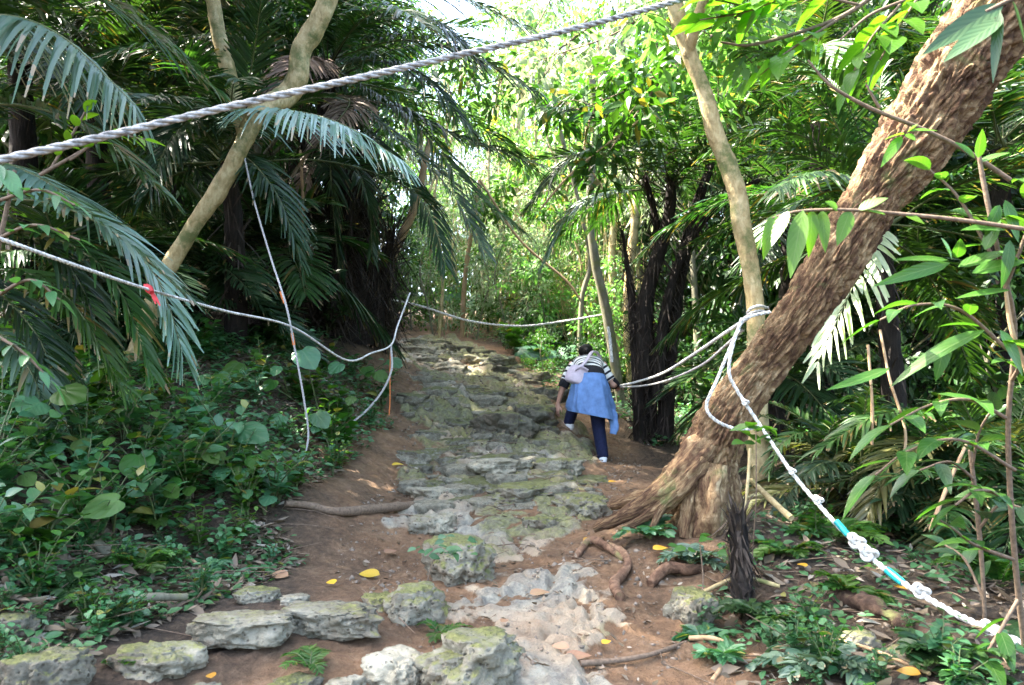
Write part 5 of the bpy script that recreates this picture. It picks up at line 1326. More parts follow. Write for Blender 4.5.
# ------------------------------------------------------------------ near leaves and twigs
def near_plant(name, label, stems, leaves, mat, seed=0, autos=(), leafmat2=None, cat='shrub', bark='twig'):
    """stems: rows (x, y, depth, radius px). leaves: (x0, y0, x1, y1, half width px, depth). autos: (rows, count, leaf length m, aspect)."""
    rng = np.random.default_rng(seed)
    o0 = pxs(stems[0])[0] if stems else px(*autos[0][0][0][:3])
    root = empty(name, o0, label, cat)
    mb = MB(); lf = MB()
    for rows in list(stems) + [a[0] for a in autos]:
        P = pxs(rows); tube(mb, P, [q[3] * q[2] / FPX for q in rows], 8, 24)
    mb.build('stem', M[bark], root, o0)
    for rows, n, L, asp in autos:
        C = catmull(pxs(rows), 40); T = unit(np.gradient(C, axis=0))
        t = np.linspace(.25, 1, n); k = (t * 39).astype(int)
        S = unit(np.cross(T[k], [0, 0, 1.0]))
        sd = np.where(np.arange(n) % 2 == 0, 1, -1)[:, None]
        D = T[k] * .75 + sd * S * .8 + rng.normal(0, .15, (n, 3)) + [0, 0, .05]
        D[-1] = T[-1]
        Ls = L * rng.uniform(.75, 1.15, n)
        blades(lf, C[k], D, np.array([0, 0, 1.0]) + rng.normal(0, .22, (n, 3)), Ls, Ls * asp, .35 * rng.uniform(.4, 1.5, n), .22, prof_leaf, 8, 0)
    if leaves:
        A = np.array([px(l[0], l[1], l[5]) for l in leaves]); B = np.array([px(l[2], l[3], l[5] - .03) for l in leaves])
        Ls = np.linalg.norm(B - A, axis=1); W = np.array([l[4] * l[5] / FPX for l in leaves])
        U = unit(np.array([0, -.7, .7]) + rng.normal(0, .25, (len(A), 3)))
        blades(lf, A, B - A, U, Ls, W, .06, .22, prof_leaf, 8, 0, curl=rng.normal(.05, .08, len(A)))
    lf.build('foliage', M[mat], root, o0)
    return root

near_plant('leafy_branch', 'near branch of bright backlit leaves hanging before the leaning trunk',
    [[(1045, 232, 2.5, 2.4), (960, 220, 2.5, 2.2), (900, 214, 2.5, 2), (850, 210, 2.5, 1.7), (800, 211, 2.5, 1.4), (772, 218, 2.5, 1)]],
    [(775, 214, 764, 254, 8, 2.5), (788, 211, 772, 245, 9, 2.48), (803, 210, 790, 274, 11, 2.47), (812, 210, 812, 252, 8, 2.52), (822, 210, 826, 249, 7, 2.53), (850, 211, 838, 242, 9, 2.5), (858, 210, 888, 196, 8, 2.5), (868, 211, 885, 215, 7, 2.48), (838, 210, 826, 200, 6, 2.5), (905, 215, 925, 222, 6, 2.5)],
    'leaf_young', 1, cat='branch')
near_plant('leafy_branch', 'thin bare twig with a tuft of young leaves crossing the leaning trunk',
    [[(808, 60, 3.0, 1), (830, 85, 3.0, 1.5), (870, 108, 3.0, 2), (920, 128, 3.0, 2.2), (965, 150, 3.0, 2.3), (1010, 180, 3.0, 2.5)], [(866, 84, 3.0, 1), (876, 102, 3, 1.5), (880, 108, 3, 1.6)]],
    [(902, 136, 881, 164, 6, 2.95), (904, 134, 884, 136, 5, 2.95), (908, 132, 918, 124, 7, 2.95), (910, 131, 938, 128, 4, 2.95), (906, 134, 915, 140, 5, 2.94)], 'leaf_young', 2, cat='branch')
near_plant('leafy_branch', 'dark large leaves hanging over the top of the leaning trunk',
    [[(1050, -20, 2.6, 3), (1010, 0, 2.6, 2.5), (985, 12, 2.6, 2)]],
    [(1004, 4, 922, 48, 13, 2.6), (1003, 18, 943, 58, 12, 2.55), (1000, 10, 993, 80, 6, 2.55), (1012, 0, 1030, 60, 12, 2.6)], 'leaf_big_dark', 3, cat='branch')
near_plant('broadleaf_shrub', 'tall broad leaved shrub at the right edge with long glossy leaves',
    [[(1030, 690, 3.3, 3), (1015, 560, 3.2, 2.8), (1008, 430, 3.1, 2.5), (1015, 330, 3.0, 2.4), (1000, 260, 2.9, 2.2), (985, 190, 2.9, 2.5), (978, 150, 2.9, 2)]],
    [(950, 263, 876, 280, 8, 2.9), (948, 260, 892, 256, 6, 2.92), (952, 260, 940, 236, 10, 2.9), (956, 258, 962, 238, 9, 2.9), (958, 267, 1010, 250, 9, 2.9), (972, 273, 1030, 256, 9, 2.85), (978, 158, 981, 127, 8, 2.85), (975, 158, 955, 140, 6, 2.9), (980, 162, 1010, 150, 6, 2.9),
     (985, 330, 888, 368, 11, 2.85), (890, 368, 826, 396, 8, 2.85), (945, 340, 938, 378, 9, 2.9), (1010, 290, 955, 296, 8, 2.85), (1005, 230, 962, 224, 9, 2.8), (1010, 240, 1005, 285, 8, 2.8), (1005, 200, 1018, 240, 8, 2.8), (1000, 205, 985, 235, 7, 2.85), (1000, 330, 1026, 372, 9, 2.85), (985, 250, 1000, 218, 8, 2.85)],
    'leaf_big', 4, [([(1010, 420, 3.1, 2), (970, 400, 3.0, 1.6), (930, 405, 2.95, 1.2), (890, 425, 2.9, 1)], 7, .17, .2),
                    ([(1008, 350, 3.0, 2), (960, 310, 2.95, 1.6), (915, 305, 2.9, 1.2), (880, 320, 2.9, 1)], 7, .16, .2),
                    ([(1012, 500, 3.1, 2), (980, 490, 3.0, 1.6), (955, 505, 2.95, 1.2)], 6, .17, .22),
                    ([(1015, 560, 3.2, 2), (975, 545, 3.1, 1.6), (955, 530, 3.05, 1.2), (940, 520, 3.0, 1)], 7, .16, .24),
                    ([(1012, 380, 3.05, 2), (1030, 350, 2.9, 1.6), (1045, 330, 2.8, 1.2)], 5, .18, .22), ([(1015, 470, 3.1, 2), (960, 440, 3.0, 1.6), (910, 450, 2.95, 1.2), (875, 475, 2.9, 1)], 8, .16, .22), ([(1018, 600, 3.2, 2), (985, 655, 3.1, 1.6), (965, 675, 3.05, 1.2)], 6, .17, .24), ([(1000, 270, 2.9, 2), (960, 200, 2.9, 1.5), (930, 170, 2.9, 1)], 7, .13, .24), ([(1005, 290, 2.9, 2), (1030, 220, 2.8, 1.5), (1035, 170, 2.8, 1)], 7, .14, .24)])
near_plant('broadleaf_shrub', 'smaller dark broad leaved sapling in front of the lower palm at the right',
    [[(985, 690, 3.6, 2.2), (984, 600, 3.6, 2), (978, 520, 3.6, 2.5), (970, 450, 3.6, 2)]],
    [], 'leaf_big_dark', 5, [([(984, 600, 3.6, 1.6), (965, 560, 3.7, 1.3), (945, 545, 3.8, 1)], 6, .19, .22), ([(978, 530, 3.6, 1.6), (1000, 505, 3.5, 1.3), (1030, 510, 3.4, 1)], 6, .19, .22),
                           ([(975, 480, 3.6, 1.6), (950, 462, 3.55, 1.3), (920, 470, 3.5, 1)], 6, .17, .22), ([(984, 640, 3.6, 1.6), (1010, 625, 3.5, 1.3), (1040, 640, 3.4, 1)], 6, .19, .22), ([(972, 470, 3.6, 1.4), (980, 430, 3.5, 1.2), (1000, 400, 3.4, 1)], 6, .18, .22)])
near_plant('leafy_branch', 'bright overhead branch with round backlit leaves at the top right',
    [[(905, -30, 3.6, 2.5), (850, 12, 3.6, 2.4), (800, 32, 3.6, 2), (750, 45, 3.6, 1.6), (720, 42, 3.6, 1)], [(905, 0, 3.4, 1.6), (870, 15, 3.4, 1.4), (840, 40, 3.4, 1)]],
    [], 'leaf_young', 6, [([(860, 5, 3.6, 1.5), (800, -5, 3.5, 1.2), (745, 12, 3.5, 1), (700, 20, 3.5, .8)], 12, .15, .42), ([(840, 18, 3.6, 1.5), (790, 50, 3.5, 1.2), (760, 75, 3.5, 1)], 9, .14, .42),
                           ([(900, 5, 3.6, 1.5), (870, 40, 3.5, 1.2), (850, 80, 3.5, 1)], 9, .14, .4), ([(930, -20, 3.6, 1.5), (900, 25, 3.5, 1.2), (880, 60, 3.5, 1)], 8, .15, .4), ([(800, -20, 3.6, 1.5), (760, 5, 3.5, 1.2), (715, 0, 3.5, 1)], 8, .15, .42)], cat='branch')
near_plant('leafy_branch', 'sprig of bright green leaves left of the hanging fronds',
    [[(40, 175, 4.4, 2), (75, 155, 4.4, 1.6), (100, 140, 4.4, 1.2)]], [], 'leaf_young', 7,
    [([(50, 170, 4.4, 1.5), (75, 130, 4.4, 1.2), (85, 112, 4.4, 1)], 7, .13, .25), ([(70, 160, 4.4, 1.5), (110, 135, 4.4, 1.2), (145, 140, 4.4, 1)], 8, .13, .25)], cat='branch')
near_plant('leafy_branch', 'dull bluish leaves on twigs at the left picture edge',
    [[(-20, 330, 3.6, 3), (0, 240, 3.6, 2.5), (15, 170, 3.6, 2)]], [(4, 170, 22, 196, 9, 3.5), (0, 165, -2, 190, 9, 3.5)], 'leaf_blue', 8,
    [([(-10, 300, 3.6, 2), (30, 280, 3.5, 1.5), (60, 300, 3.5, 1)], 8, .11, .24), ([(-5, 240, 3.6, 2), (35, 225, 3.5, 1.5), (80, 240, 3.5, 1)], 9, .11, .24), ([(-15, 330, 3.6, 2), (20, 350, 3.5, 1.5), (50, 380, 3.5, 1)], 8, .11, .25), ([(0, 200, 3.6, 2), (40, 190, 3.5, 1.5), (75, 205, 3.5, 1)], 9, .10, .22)], cat='branch')

# hanging leafy boughs of the middle distance, over the trail
def bough(label, start, end, sag, n, leaf, L, seed, per=40, r=.3):
    rng = np.random.default_rng(seed); a, b = px(*start), px(*end)
    root = empty('leafy_bough', a, label, 'branch')
    C = catmull(np.array([a, a * .5 + b * .5 + [0, 0, -sag], b]), n)
    mb = MB(); tube(mb, C, np.linspace(.02, .005, n), 6, 40)
    cen = C[n // 5:] + rng.normal(0, .22, (n - n // 5, 3))
    for c, q in zip(C[n // 5:], cen): tube(mb, [c, c * .5 + q * .5 + [0, 0, .04], q], .005, 4, 5, caps=False)
    mb.build('stem', M['twig'], root, a)
    lf = MB(); leaf_cloud(lf, cen, np.full(len(cen), r), per, rng, L, .26, 0, ns=3); lf.build('foliage', M[leaf], root, a)
for k, (lab, s, e, sg, n, lf, L) in enumerate([
        ('bright leafy bough left of the trail gap in the upper middle', (600, 20, 11), (440, 95, 10), .2, 22, 'leaf_bright', (.10, .17)),
        ('drooping leafy bough across the top middle of the picture', (700, -30, 10), (540, 60, 9.5), .2, 18, 'leaf_pale', (.10, .17)),
        ('bough with large leaves above the many stemmed palm clump', (720, 30, 9), (580, 110, 8.5), .1, 15, 'leaf_mid', (.11, .19)),
        ('dense bough left of the slender pale trunk', (690, 40, 8.5), (610, 150, 8), .0, 13, 'leaf_mid', (.11, .18)),
        ('far bright bough hanging in the gap over the trail', (620, 60, 15), (500, 140, 14), .2, 24, 'leaf_bright', (.12, .2)),
        ('far dim bough hanging low over the end of the trail', (640, 150, 17), (470, 200, 16), .3, 26, 'leaf_mid', (.12, .2)),
        ('pale bough hanging in front of the sky gap', (560, -20, 13), (500, 70, 12), .2, 14, 'leaf_pale', (.12, .2)),
        ('bright bough beside the top of the slender pale trunk', (760, 0, 7), (670, 30, 6.8), .1, 18, 'leaf_bright', (.10, .16))]):
    bough(lab, s, e, sg, n, lf, L, 700 + k)

# thin trunks, canes and lianas of the middle distance
def cane(name, rows, mat, label, cat, seg=8, ground_foot=True):
    P = pxs(rows)
    if ground_foot: P[0][2] = min(P[0][2], H(P[0][None, :2])[0]) - .05
    mb = MB(); tube(mb, P, [q[3] * q[2] / FPX for q in rows], seg, 50, 0, lambda a, s, p, r: r * .25 * fbm(p * 6, 3, 5))
    return tag(mb.build(name, M[mat], None, P[0]), label, cat)
cane('thin_trunk', [(388, 345, 12.5, 6), (387, 300, 12.5, 5.5), (390, 262, 12.5, 5.5), (400, 238, 12.5, 5), (415, 205, 12.5, 4), (430, 140, 12.5, 3)], 'bark_tan', 'short tan trunk just right of the massive palm clump', 'tree')
cane('thin_trunk', [(462, 335, 17, 2.5), (464, 290, 17, 2.4), (470, 240, 17, 2.2), (480, 180, 17, 2)], 'bark_tan', 'thin tan stem at the end of the trail', 'tree')
cane('thin_trunk', [(622, 360, 12.5, 5), (606, 310, 12.5, 5), (595, 260, 12.5, 4.5), (590, 200, 12.5, 4), (596, 130, 12.5, 3.5), (590, 60, 12.5, 3)], 'bark_grey', 'leaning greenish trunk behind the climbing woman', 'tree')
cane('thin_trunk', [(632, 370, 13.5, 5), (628, 300, 13.5, 5), (634, 230, 13.5, 4.5), (640, 170, 13.5, 4), (650, 90, 13.5, 3)], 'bark_pale', 'pale upright trunk just left of the many stemmed palm clump', 'tree')
cane('thin_trunk', [(578, 345, 14, 2.5), (582, 300, 14, 2.5), (590, 260, 14, 2.2), (578, 200, 14, 2), (560, 130, 14, 2)], 'bark_grey', 'dark crooked sapling above the woman', 'tree')
cane('thin_trunk', [(520, 330, 19, 2.5), (524, 260, 19, 2.5), (515, 180, 19, 2.2), (520, 90, 19, 2)], 'bark_pale', 'pale slim trunk in the sunlit thicket', 'tree')
cane('thin_trunk', [(548, 325, 21, 3), (545, 250, 21, 3), (556, 160, 21, 2.5), (552, 60, 21, 2)], 'bark_grey', 'grey slim trunk in the sunlit thicket right of the pale one', 'tree')
cane('thin_trunk', [(618, 330, 16, 4), (612, 250, 16, 4), (620, 190, 16, 3.5), (612, 100, 16, 3)], 'bark_pale', 'yellowish trunk between the greenish and the pale ones', 'tree')
rngC = np.random.default_rng(55)
for k in range(16):
    x = rngC.uniform(430, 620); d = rngC.uniform(15.5, 23); j = rngC.normal(0, 10, 4)
    o = cane('thin_trunk', [(x, 335, d, 1.6), (x + j[0], 270, d, 1.5), (x + j[0] + j[1], 200, d, 1.3), (x + j[0] + j[2], 130, d, 1.1), (x + j[0] + j[3], 60, d, .8)], 'bark_pale', 'very thin pale sapling stem in the sunlit thicket', 'tree', 6)
    o['group'] = 'thin sapling stems in the thicket'
for rows, lab in [
        ([(640, 120, 8.5, 1.2), (600, 150, 8.5, 1.2), (565, 180, 8.6, 1.2), (540, 210, 8.7, 1)], 'thin liana arching down into the trail gap'),
        ([(480, 180, 14, 1.2), (520, 240, 14, 1.2), (570, 285, 14, 1.2), (595, 330, 14, 1)], 'liana sloping across the sunlit thicket'),
        ([(560, 60, 12, 1.5), (590, 20, 12, 1.5), (600, 80, 12, 1.5), (585, 150, 12, 1.2), (610, 200, 12, 1)], 'looping liana above the climbing woman'),
        ([(300, 150, 9, 1.5), (303, 200, 9, 1.5), (302, 250, 9, 1.5)], 'pale straight stick hanging against the massive palm clump'),
        ([(880, 330, 5.8, 1.4), (890, 380, 5.6, 1.4), (905, 430, 5.5, 1.4), (902, 470, 5.4, 1.2)], 'straight dead stem in the shade right of the leaning trunk'),
        ([(868, 345, 5.6, 1.5), (872, 400, 5.5, 1.6), (872, 445, 5.4, 1.6)], 'brown hanging dead stem right of the leaning trunk'),
        ([(1005, 285, 2.9, 2.2), (1012, 330, 2.9, 2.5), (1030, 380, 2.9, 2.5)], 'brown twig at the right edge among the long leaves'),
        ([(930, 530, 4.4, 2), (950, 480, 4.5, 2), (966, 445, 4.6, 1.6)], 'pale frond stalk leaning over the lower right palm')]:
    cane('liana', rows, 'bark_tan', lab, 'vine', 6, False)

# ------------------------------------------------------------------ ropes
M['rope_grey'] = plain_mat('rope_grey', (0.34, 0.33, 0.31), 0.85, 0.75, 45, .8)
M['rope_white'] = plain_mat('rope_white', (0.66, 0.64, 0.60), 0.85, 0.55, 40, .5)
M['rope_old'] = plain_mat('rope_weathered', (0.42, 0.40, 0.38), 0.85, 0.4, 120, .5)
M['tape_teal'] = plain_mat('teal_tape', (0.015, 0.30, 0.32), 0.35, 0.15, 30, .1, .5)
M['tape_red'] = plain_mat('red_tape', (0.55, 0.045, 0.05), 0.5, 0.2, 40, .1)
M['tape_orange'] = plain_mat('orange_cord', (0.62, 0.18, 0.05), 0.6, 0.25, 60, .2)
def rope_into(mb, P, r, pitch=None, strands=3, seg=6, mat=0):
    P = np.asarray(P, float); rr = np.full(len(P), r) if np.isscalar(r) else np.asarray(r, float)
    L = np.linalg.norm(np.diff(P, axis=0), axis=1).sum(); pitch = pitch or 9 * rr.mean()
    n = int(np.clip(L / pitch * 12, 24, 1400))
    Q = catmull(np.column_stack([P, rr]), n); C, q = Q[:, :3], Q[:, 3]
    T, U, S = frames(C); s = np.linspace(0, L, n)
    for k in range(strands):
        ph = s / pitch * 2 * np.pi + k * 2 * np.pi / strands
        X = C + (U * np.cos(ph)[:, None] + S * np.sin(ph)[:, None]) * (q * .5)[:, None]
        # sweep along X itself, no resampling, so the lay stays true
        T2, U2, S2 = frames(X); a = np.linspace(0, 2 * np.pi, seg, endpoint=False)
        V = X[:, None] + (np.cos(a)[None, :, None] * U2[:, None] + np.sin(a)[None, :, None] * S2[:, None]) * (q * .56)[:, None, None]
        i, j = np.meshgrid(np.arange(n - 1), np.arange(seg), indexing='ij')
        F = np.stack([i * seg + j, (i + 1) * seg + j, (i + 1) * seg + (j + 1) % seg, i * seg + (j + 1) % seg], -1).reshape(-1, 4)
        mb.add(V.reshape(-1, 3), F, mat)
def rope(rows, r, mat, label, pitch=None, parts=(), name='rope'):
    P = pxs(rows); mb = MB(); rope_into(mb, P, r, pitch)
    o = mb.build(name, M[mat], None, P[0]); tag(o, label, 'rope')
    return o, P
def band(parent, a, b, r, mat, name='tape_band', origin=None):
    mb = MB(); A, B = px(*a), px(*b)
    tube(mb, [A, A * .5 + B * .5, B], [r, r * 1.04, r], 18, 12, 0, lambda an, s, p, q: q * .05 * fbm(p * 60, 2, 4)); mb.build(name, M[mat], parent, origin)
def knot(parent, c, R_, r, mat, origin, seed=0, stretch=1.3, along=(1, -.3, -.5)):
    """A wound lump of rope: a closed curling path."""
    mb = MB(); t = np.linspace(0, 2 * np.pi, 60); ax = unit(np.array(along)); u = unit(np.cross(ax, [0, 1, .2])); v = np.cross(ax, u)
    x = np.sin(t) + 2 * np.sin(2 * t); y = np.cos(t) - 2 * np.cos(2 * t); z = -np.sin(3 * t)
    P = px(*c) + (ax * (x * stretch)[:, None] + u * y[:, None] + v * z[:, None]) * R_ / 3.0
    tube(mb, P, r, 8, 130); mb.build('knot', M[mat], parent, origin)

a_o, a_P = rope([(-60, 172, 2.3), (0, 160, 2.35), (110, 135, 2.45), (232, 106, 2.6), (350, 80, 2.8), (450, 57, 3.0), (560, 32, 3.2), (670, 3, 3.5), (740, -20, 3.7)], .0125, 'rope_grey', 'thick twisted grey rope slanting across the top of the picture', .15)
b_o, b_P = rope([(-50, 222, 2.9), (0, 239, 3.1), (80, 267, 3.6), (150, 290, 4.3), (225, 311, 5.2), (292, 327, 6.1), (346, 360, 7.0), (372, 353, 7.6), (391, 345, 8.0), (398, 325, 8.3), (410, 293, 8.8)], .0088, 'rope_white', 'thin whitish rope sagging along the left bank with a red tie')
mb = MB(); c = px(149, 289, 4.3); tube(mb, [c + [-.02, 0, .02], c, c + [.02, -.01, -.02]], [.014, .022, .014], 10, 10)
blades(mb, [c, c + [.005, 0, 0], c], [[.7, 0, -.7], [.5, 0, -.9], [-.5, 0, .7]], [[0, -1, 0]] * 3, [.09, .07, .05], .01, .3, .1, prof_strap, 4); mb.build('red_tie', M['tape_red'], b_o, b_P[0])
rope([(391, 345, 8.0), (391, 372, 7.9), (376, 400, 7.8), (348, 425, 7.6), (312, 438, 7.3)], .011, 'rope_old', 'grey rope end hanging in a curve below the thin whitish rope', .1)
s_o, s_P = rope([(243, 150, 7.0), (254, 200, 6.8), (270, 255, 6.5), (286, 305, 6.1), (295, 350, 6.1), (304, 400, 6.1), (308, 440, 6.1), (296, 475, 6.0), (282, 512, 5.7)], .008, 'rope_old', 'thin weathered cord hanging from the forked tree down to the bank', .08)
band(s_o, (281, 292, 6.2), (285, 303, 6.15), .013, 'tape_orange', 'orange_tie', s_P[0]); band(s_o, (292, 333, 6.1), (294, 345, 6.1), .011, 'tape_orange', 'orange_tie', s_P[0])
rope([(391, 345, 8.0), (390, 370, 8.0), (390, 400, 7.95), (389, 415, 7.9)], .006, 'tape_orange', 'short orange cord hanging straight beside the grey rope end', .06)
rope([(378, 297, 12.4), (420, 306, 12.6), (470, 321, 12.8), (520, 326, 13), (565, 321, 13), (606, 314, 12.6)], .017, 'rope_white', 'white rope strung across the top end of the trail')
rope([(608, 327, 9.6), (610, 340, 9.65), (612, 362, 9.62)], .02, 'rope_white', 'short white rope end upright beside the woman\'s shoulder')
rope([(748, 318, 4.82), (725, 333, 5.4), (700, 350, 6.2), (665, 372, 7.7), (640, 381, 8.6), (618, 386, 9.62)], .0125, 'rope_white', 'upper of two whitish ropes from the leaning tree to the woman\'s hand')
rope([(742, 330, 4.8), (725, 346, 5.3), (700, 366, 6.2), (665, 381, 7.7), (640, 386, 8.6), (618, 387, 9.64)], .010, 'rope_old', 'lower slacker rope from the leaning tree to the woman\'s hand')
w_o, w_P = rope([(770, 312, 4.86), (752, 316, 4.78), (742, 322, 4.76), (730, 348, 4.78), (716, 382, 4.76), (707, 402, 4.78), (709, 414, 4.78), (722, 424, 4.78), (742, 430, 4.82), (760, 426, 5.0)], .0105, 'rope_white', 'white rope wound round the leaning trunk in a hanging loop')
mb = MB()
for k in range(2):
    rope_into(mb, pxs([(744 + k * 3, 318 - k * 5, 6.3), (752, 313 - k * 5, 6.24), (760, 311 - k * 5, 6.24), (768, 313 - k * 5, 6.3)]), .012)
mb.build('winding', M['rope_old'], w_o, w_P[0])
F_ROWS = [(742, 318, 4.74), (733, 345, 4.72), (729, 372, 4.72), (738, 392, 4.72), (762, 428, 4.7), (790, 470, 4.6), (818, 504, 4.5), (850, 538, 4.35), (895, 577, 4.05), (950, 611, 3.7), (1000, 634, 3.4), (1050, 654, 3.2)]
f_o, f_P = rope(F_ROWS, [.0105, .0105, .0105, .0105, .0105, .0115, .0125, .0135, .0145, .016, .017, .0175], 'rope_white', 'thick white rope with teal tape running down to the lower right corner', .14)
f0 = f_P[0]
band(f_o, (836, 521, 4.42), (848, 535, 4.36), .017, 'tape_teal', origin=f0); band(f_o, (887, 570, 4.1), (903, 583, 4.0), .0195, 'tape_teal', origin=f0)
for k, (x, y, d, Rr) in enumerate([(745, 402, 4.7, .017), (792, 471, 4.58, .017), (818, 500, 4.5, .022), (856, 541, 4.30, .034), (868, 553, 4.2, .036), (921, 591, 3.86, .03), (990, 629, 3.45, .03)]):
    knot(f_o, (x, y, d), Rr, Rr * .36, 'rope_white', f0, k)
# ------------------------------------------------------------------ the climbing woman, bent forward, seen from behind
M['skin'] = plain_mat('skin', (0.50, 0.28, 0.20), 0.55, 0.12, 20, 0.05)
M['hair'] = plain_mat('black_hair', (0.008, 0.006, 0.005), 0.6, 0.4, 60, .4, .25)
M['denim'] = plain_mat('denim_light', (0.13, 0.235, 0.46), 0.85, 0.25, 14, .4)
M['navy'] = plain_mat('navy_cloth', (0.008, 0.012, 0.042), 0.85, 0.35, 30, .3)
M['black_cloth'] = plain_mat('black_cloth', (0.012, 0.012, 0.015), 0.85, 0.3, 30, .3)
M['bag'] = plain_mat('bag_cloth', (0.52, 0.44, 0.50), 0.6, 0.15, 30, .2)
M['shoe'] = plain_mat('white_shoe', (0.78, 0.78, 0.78), 0.5, 0.1, 30, .1)
M['sole'] = plain_mat('shoe_sole', (0.5, 0.48, 0.45), 0.7, 0.2, 30, .1)
m, nt, N, Lk = mat_new('striped_knit')
out = N('ShaderNodeOutputMaterial'); b = N('ShaderNodeBsdfPrincipled'); uvn = N('ShaderNodeUVMap'); sx = N('ShaderNodeSeparateXYZ'); Lk(uvn.outputs[0], sx.inputs[0])
st = mathn(nt, 'FRACT', mathn(nt, 'MULTIPLY', sx.outputs[1], 1 / 0.072))
Lk(mixc(nt, mathn(nt, 'LESS_THAN', st, 0.36), (0.76, 0.75, 0.70), (0.012, 0.013, 0.018)), b.inputs['Base Color'])
b.inputs['Roughness'].default_value = 0.9; Lk(b.outputs[0], out.inputs[0]); M['stripe'] = m

gF = G(603, 464)                                   # under her standing foot
gL = px(567, 431, 9.42)                            # under her raised foot
woman = empty('person', gF, 'woman in striped top with denim jacket tied at her waist, climbing bent forward', 'person')
def W(x, y, z): return np.array([x, y, z], float)
dL = gL - gF
hipR, hipL = W(-.06, .07, .80), W(-.21, .07, .82); kneeR, ankR = W(-.035, .12, .42), W(0, .0, .085)
ankL = dL + W(.02, -.02, .10); kneeL = W(-.27, .40, .72)
pel = W(-.135, .06, .86); waist = W(-.13, .20, 1.01); chest = W(-.12, .42, 1.12); neck = W(-.125, .57, 1.20); head = W(-.12, .68, 1.275)
shL, shR = W(-.30, .45, 1.125), W(.055, .45, 1.125)
elL, wrL = W(-.415, .40, .89), W(-.475, .47, .68); hand = px(618, 386.5, 9.63) - gF
elR = W(.175, .42, .90); wrR = hand + W(-.005, -.07, .01)
def cap(mb, a, b, ra, rb, seg=18, n=10, mat=0, flat=1.0, up0=None):
    """Tapered limb with rounded ends."""
    a, b = np.asarray(a, float), np.asarray(b, float); d = unit(b - a)
    t = np.array([0, .15, .5, .8, 1.0])
    P, r = [], []
    for s in (-1, -.9, -.7, -.4): P.append(a + d * ra * s); r.append(ra * math.sqrt(max(0.0, 1 - s * s)) + 1e-3)
    for s in np.linspace(0, 1, n): P.append(a + (b - a) * s); r.append(ra + (rb - ra) * s)
    for s in (.4, .7, .9, 1): P.append(b + d * rb * s); r.append(rb * math.sqrt(max(0.0, 1 - s * s)) + 1e-3)
    tube(mb, np.array(P), np.array(r), seg, len(P) * 2, mat, flat=flat, up0=up0)
def remesh(mb, name, mats, voxel, parent, smoothing=6):
    """Fuse overlapping limbs into one continuous skin."""
    o = mb.build(name, mats, parent)
    r = o.modifiers.new('fuse', 'REMESH'); r.mode = 'VOXEL'; r.voxel_size = voxel; r.use_smooth_shade = True
    s = o.modifiers.new('soft', 'SMOOTH'); s.factor = .5; s.iterations = smoothing
    me = bpy.data.meshes.new_from_object(o.evaluated_get(bpy.context.evaluated_depsgraph_get()))
    o.modifiers.clear(); old = o.data; o.data = me; bpy.data.meshes.remove(old)
    me.polygons.foreach_set('use_smooth', np.ones(len(me.polygons), bool))
    return o
def hand_into(mb, wr, dirn, palm_n, side, curl, thumb=1):
    """Palm, four unequal bent fingers, thumb from the side of the palm."""
    d = unit(dirn); nrm = unit(np.asarray(palm_n, float) - d * np.dot(palm_n, d)); s = np.cross(d, nrm)
    pc = wr + d * .045
    for k in (-1, -.33, .33, 1): cap(mb, wr + s * .012 * k, wr + d * .085 + s * .030 * k, .017, .0125, 10, 5)
    for k, L in zip((-1, -.33, .33, 1), (.060, .076, .080, .070)):
        p = wr + d * .083 + s * .030 * k; a = 0
        for j, f in enumerate((.45, .32, .23)):
            a += curl * (0.9 if j else .6)
            q = p + (d * math.cos(a) + nrm * math.sin(a)) * L * f
            cap(mb, p, q, .0088 - .0008 * j, .0082 - .0008 * j, 8, 4); p = q
    p = wr + d * .03 + s * .026 * thumb
    q = p + unit(d * .75 + s * .75 * thumb + nrm * .35) * .042; cap(mb, p, q, .013, .010, 8, 4)
    cap(mb, q, q + unit(d * .95 + s * .2 * thumb + nrm * .6 * curl) * .032, .010, .0082, 8, 4)
# body
mb = MB()
cap(mb, pel - [.055, 0, 0], pel + [.055, 0, 0], .125, .125); cap(mb, pel, waist, .125, .115); cap(mb, waist, chest, .115, .12); cap(mb, chest - [.07, 0, 0], chest + [.07, 0, 0], .10, .10)
cap(mb, chest, neck, .09, .052); cap(mb, neck, head - [0, .03, .02], .052, .05)
cap(mb, shL, chest, .058, .09); cap(mb, shR, chest, .058, .09)
cap(mb, shL, elL, .048, .037); cap(mb, elL, wrL, .038, .025); cap(mb, shR, elR, .048, .037); cap(mb, elR, wrR, .038, .025)
for h, k, a in ((hipR, kneeR, ankR), (hipL, kneeL, ankL)):
    cap(mb, h, k, .085, .055); cap(mb, k, k * .65 + a * .35, .054, .056); cap(mb, k * .65 + a * .35, a, .056, .036); cap(mb, a, a + (W(0, .09, -.035) if a is ankR else W(-.07, .05, -.035)), .036, .03)
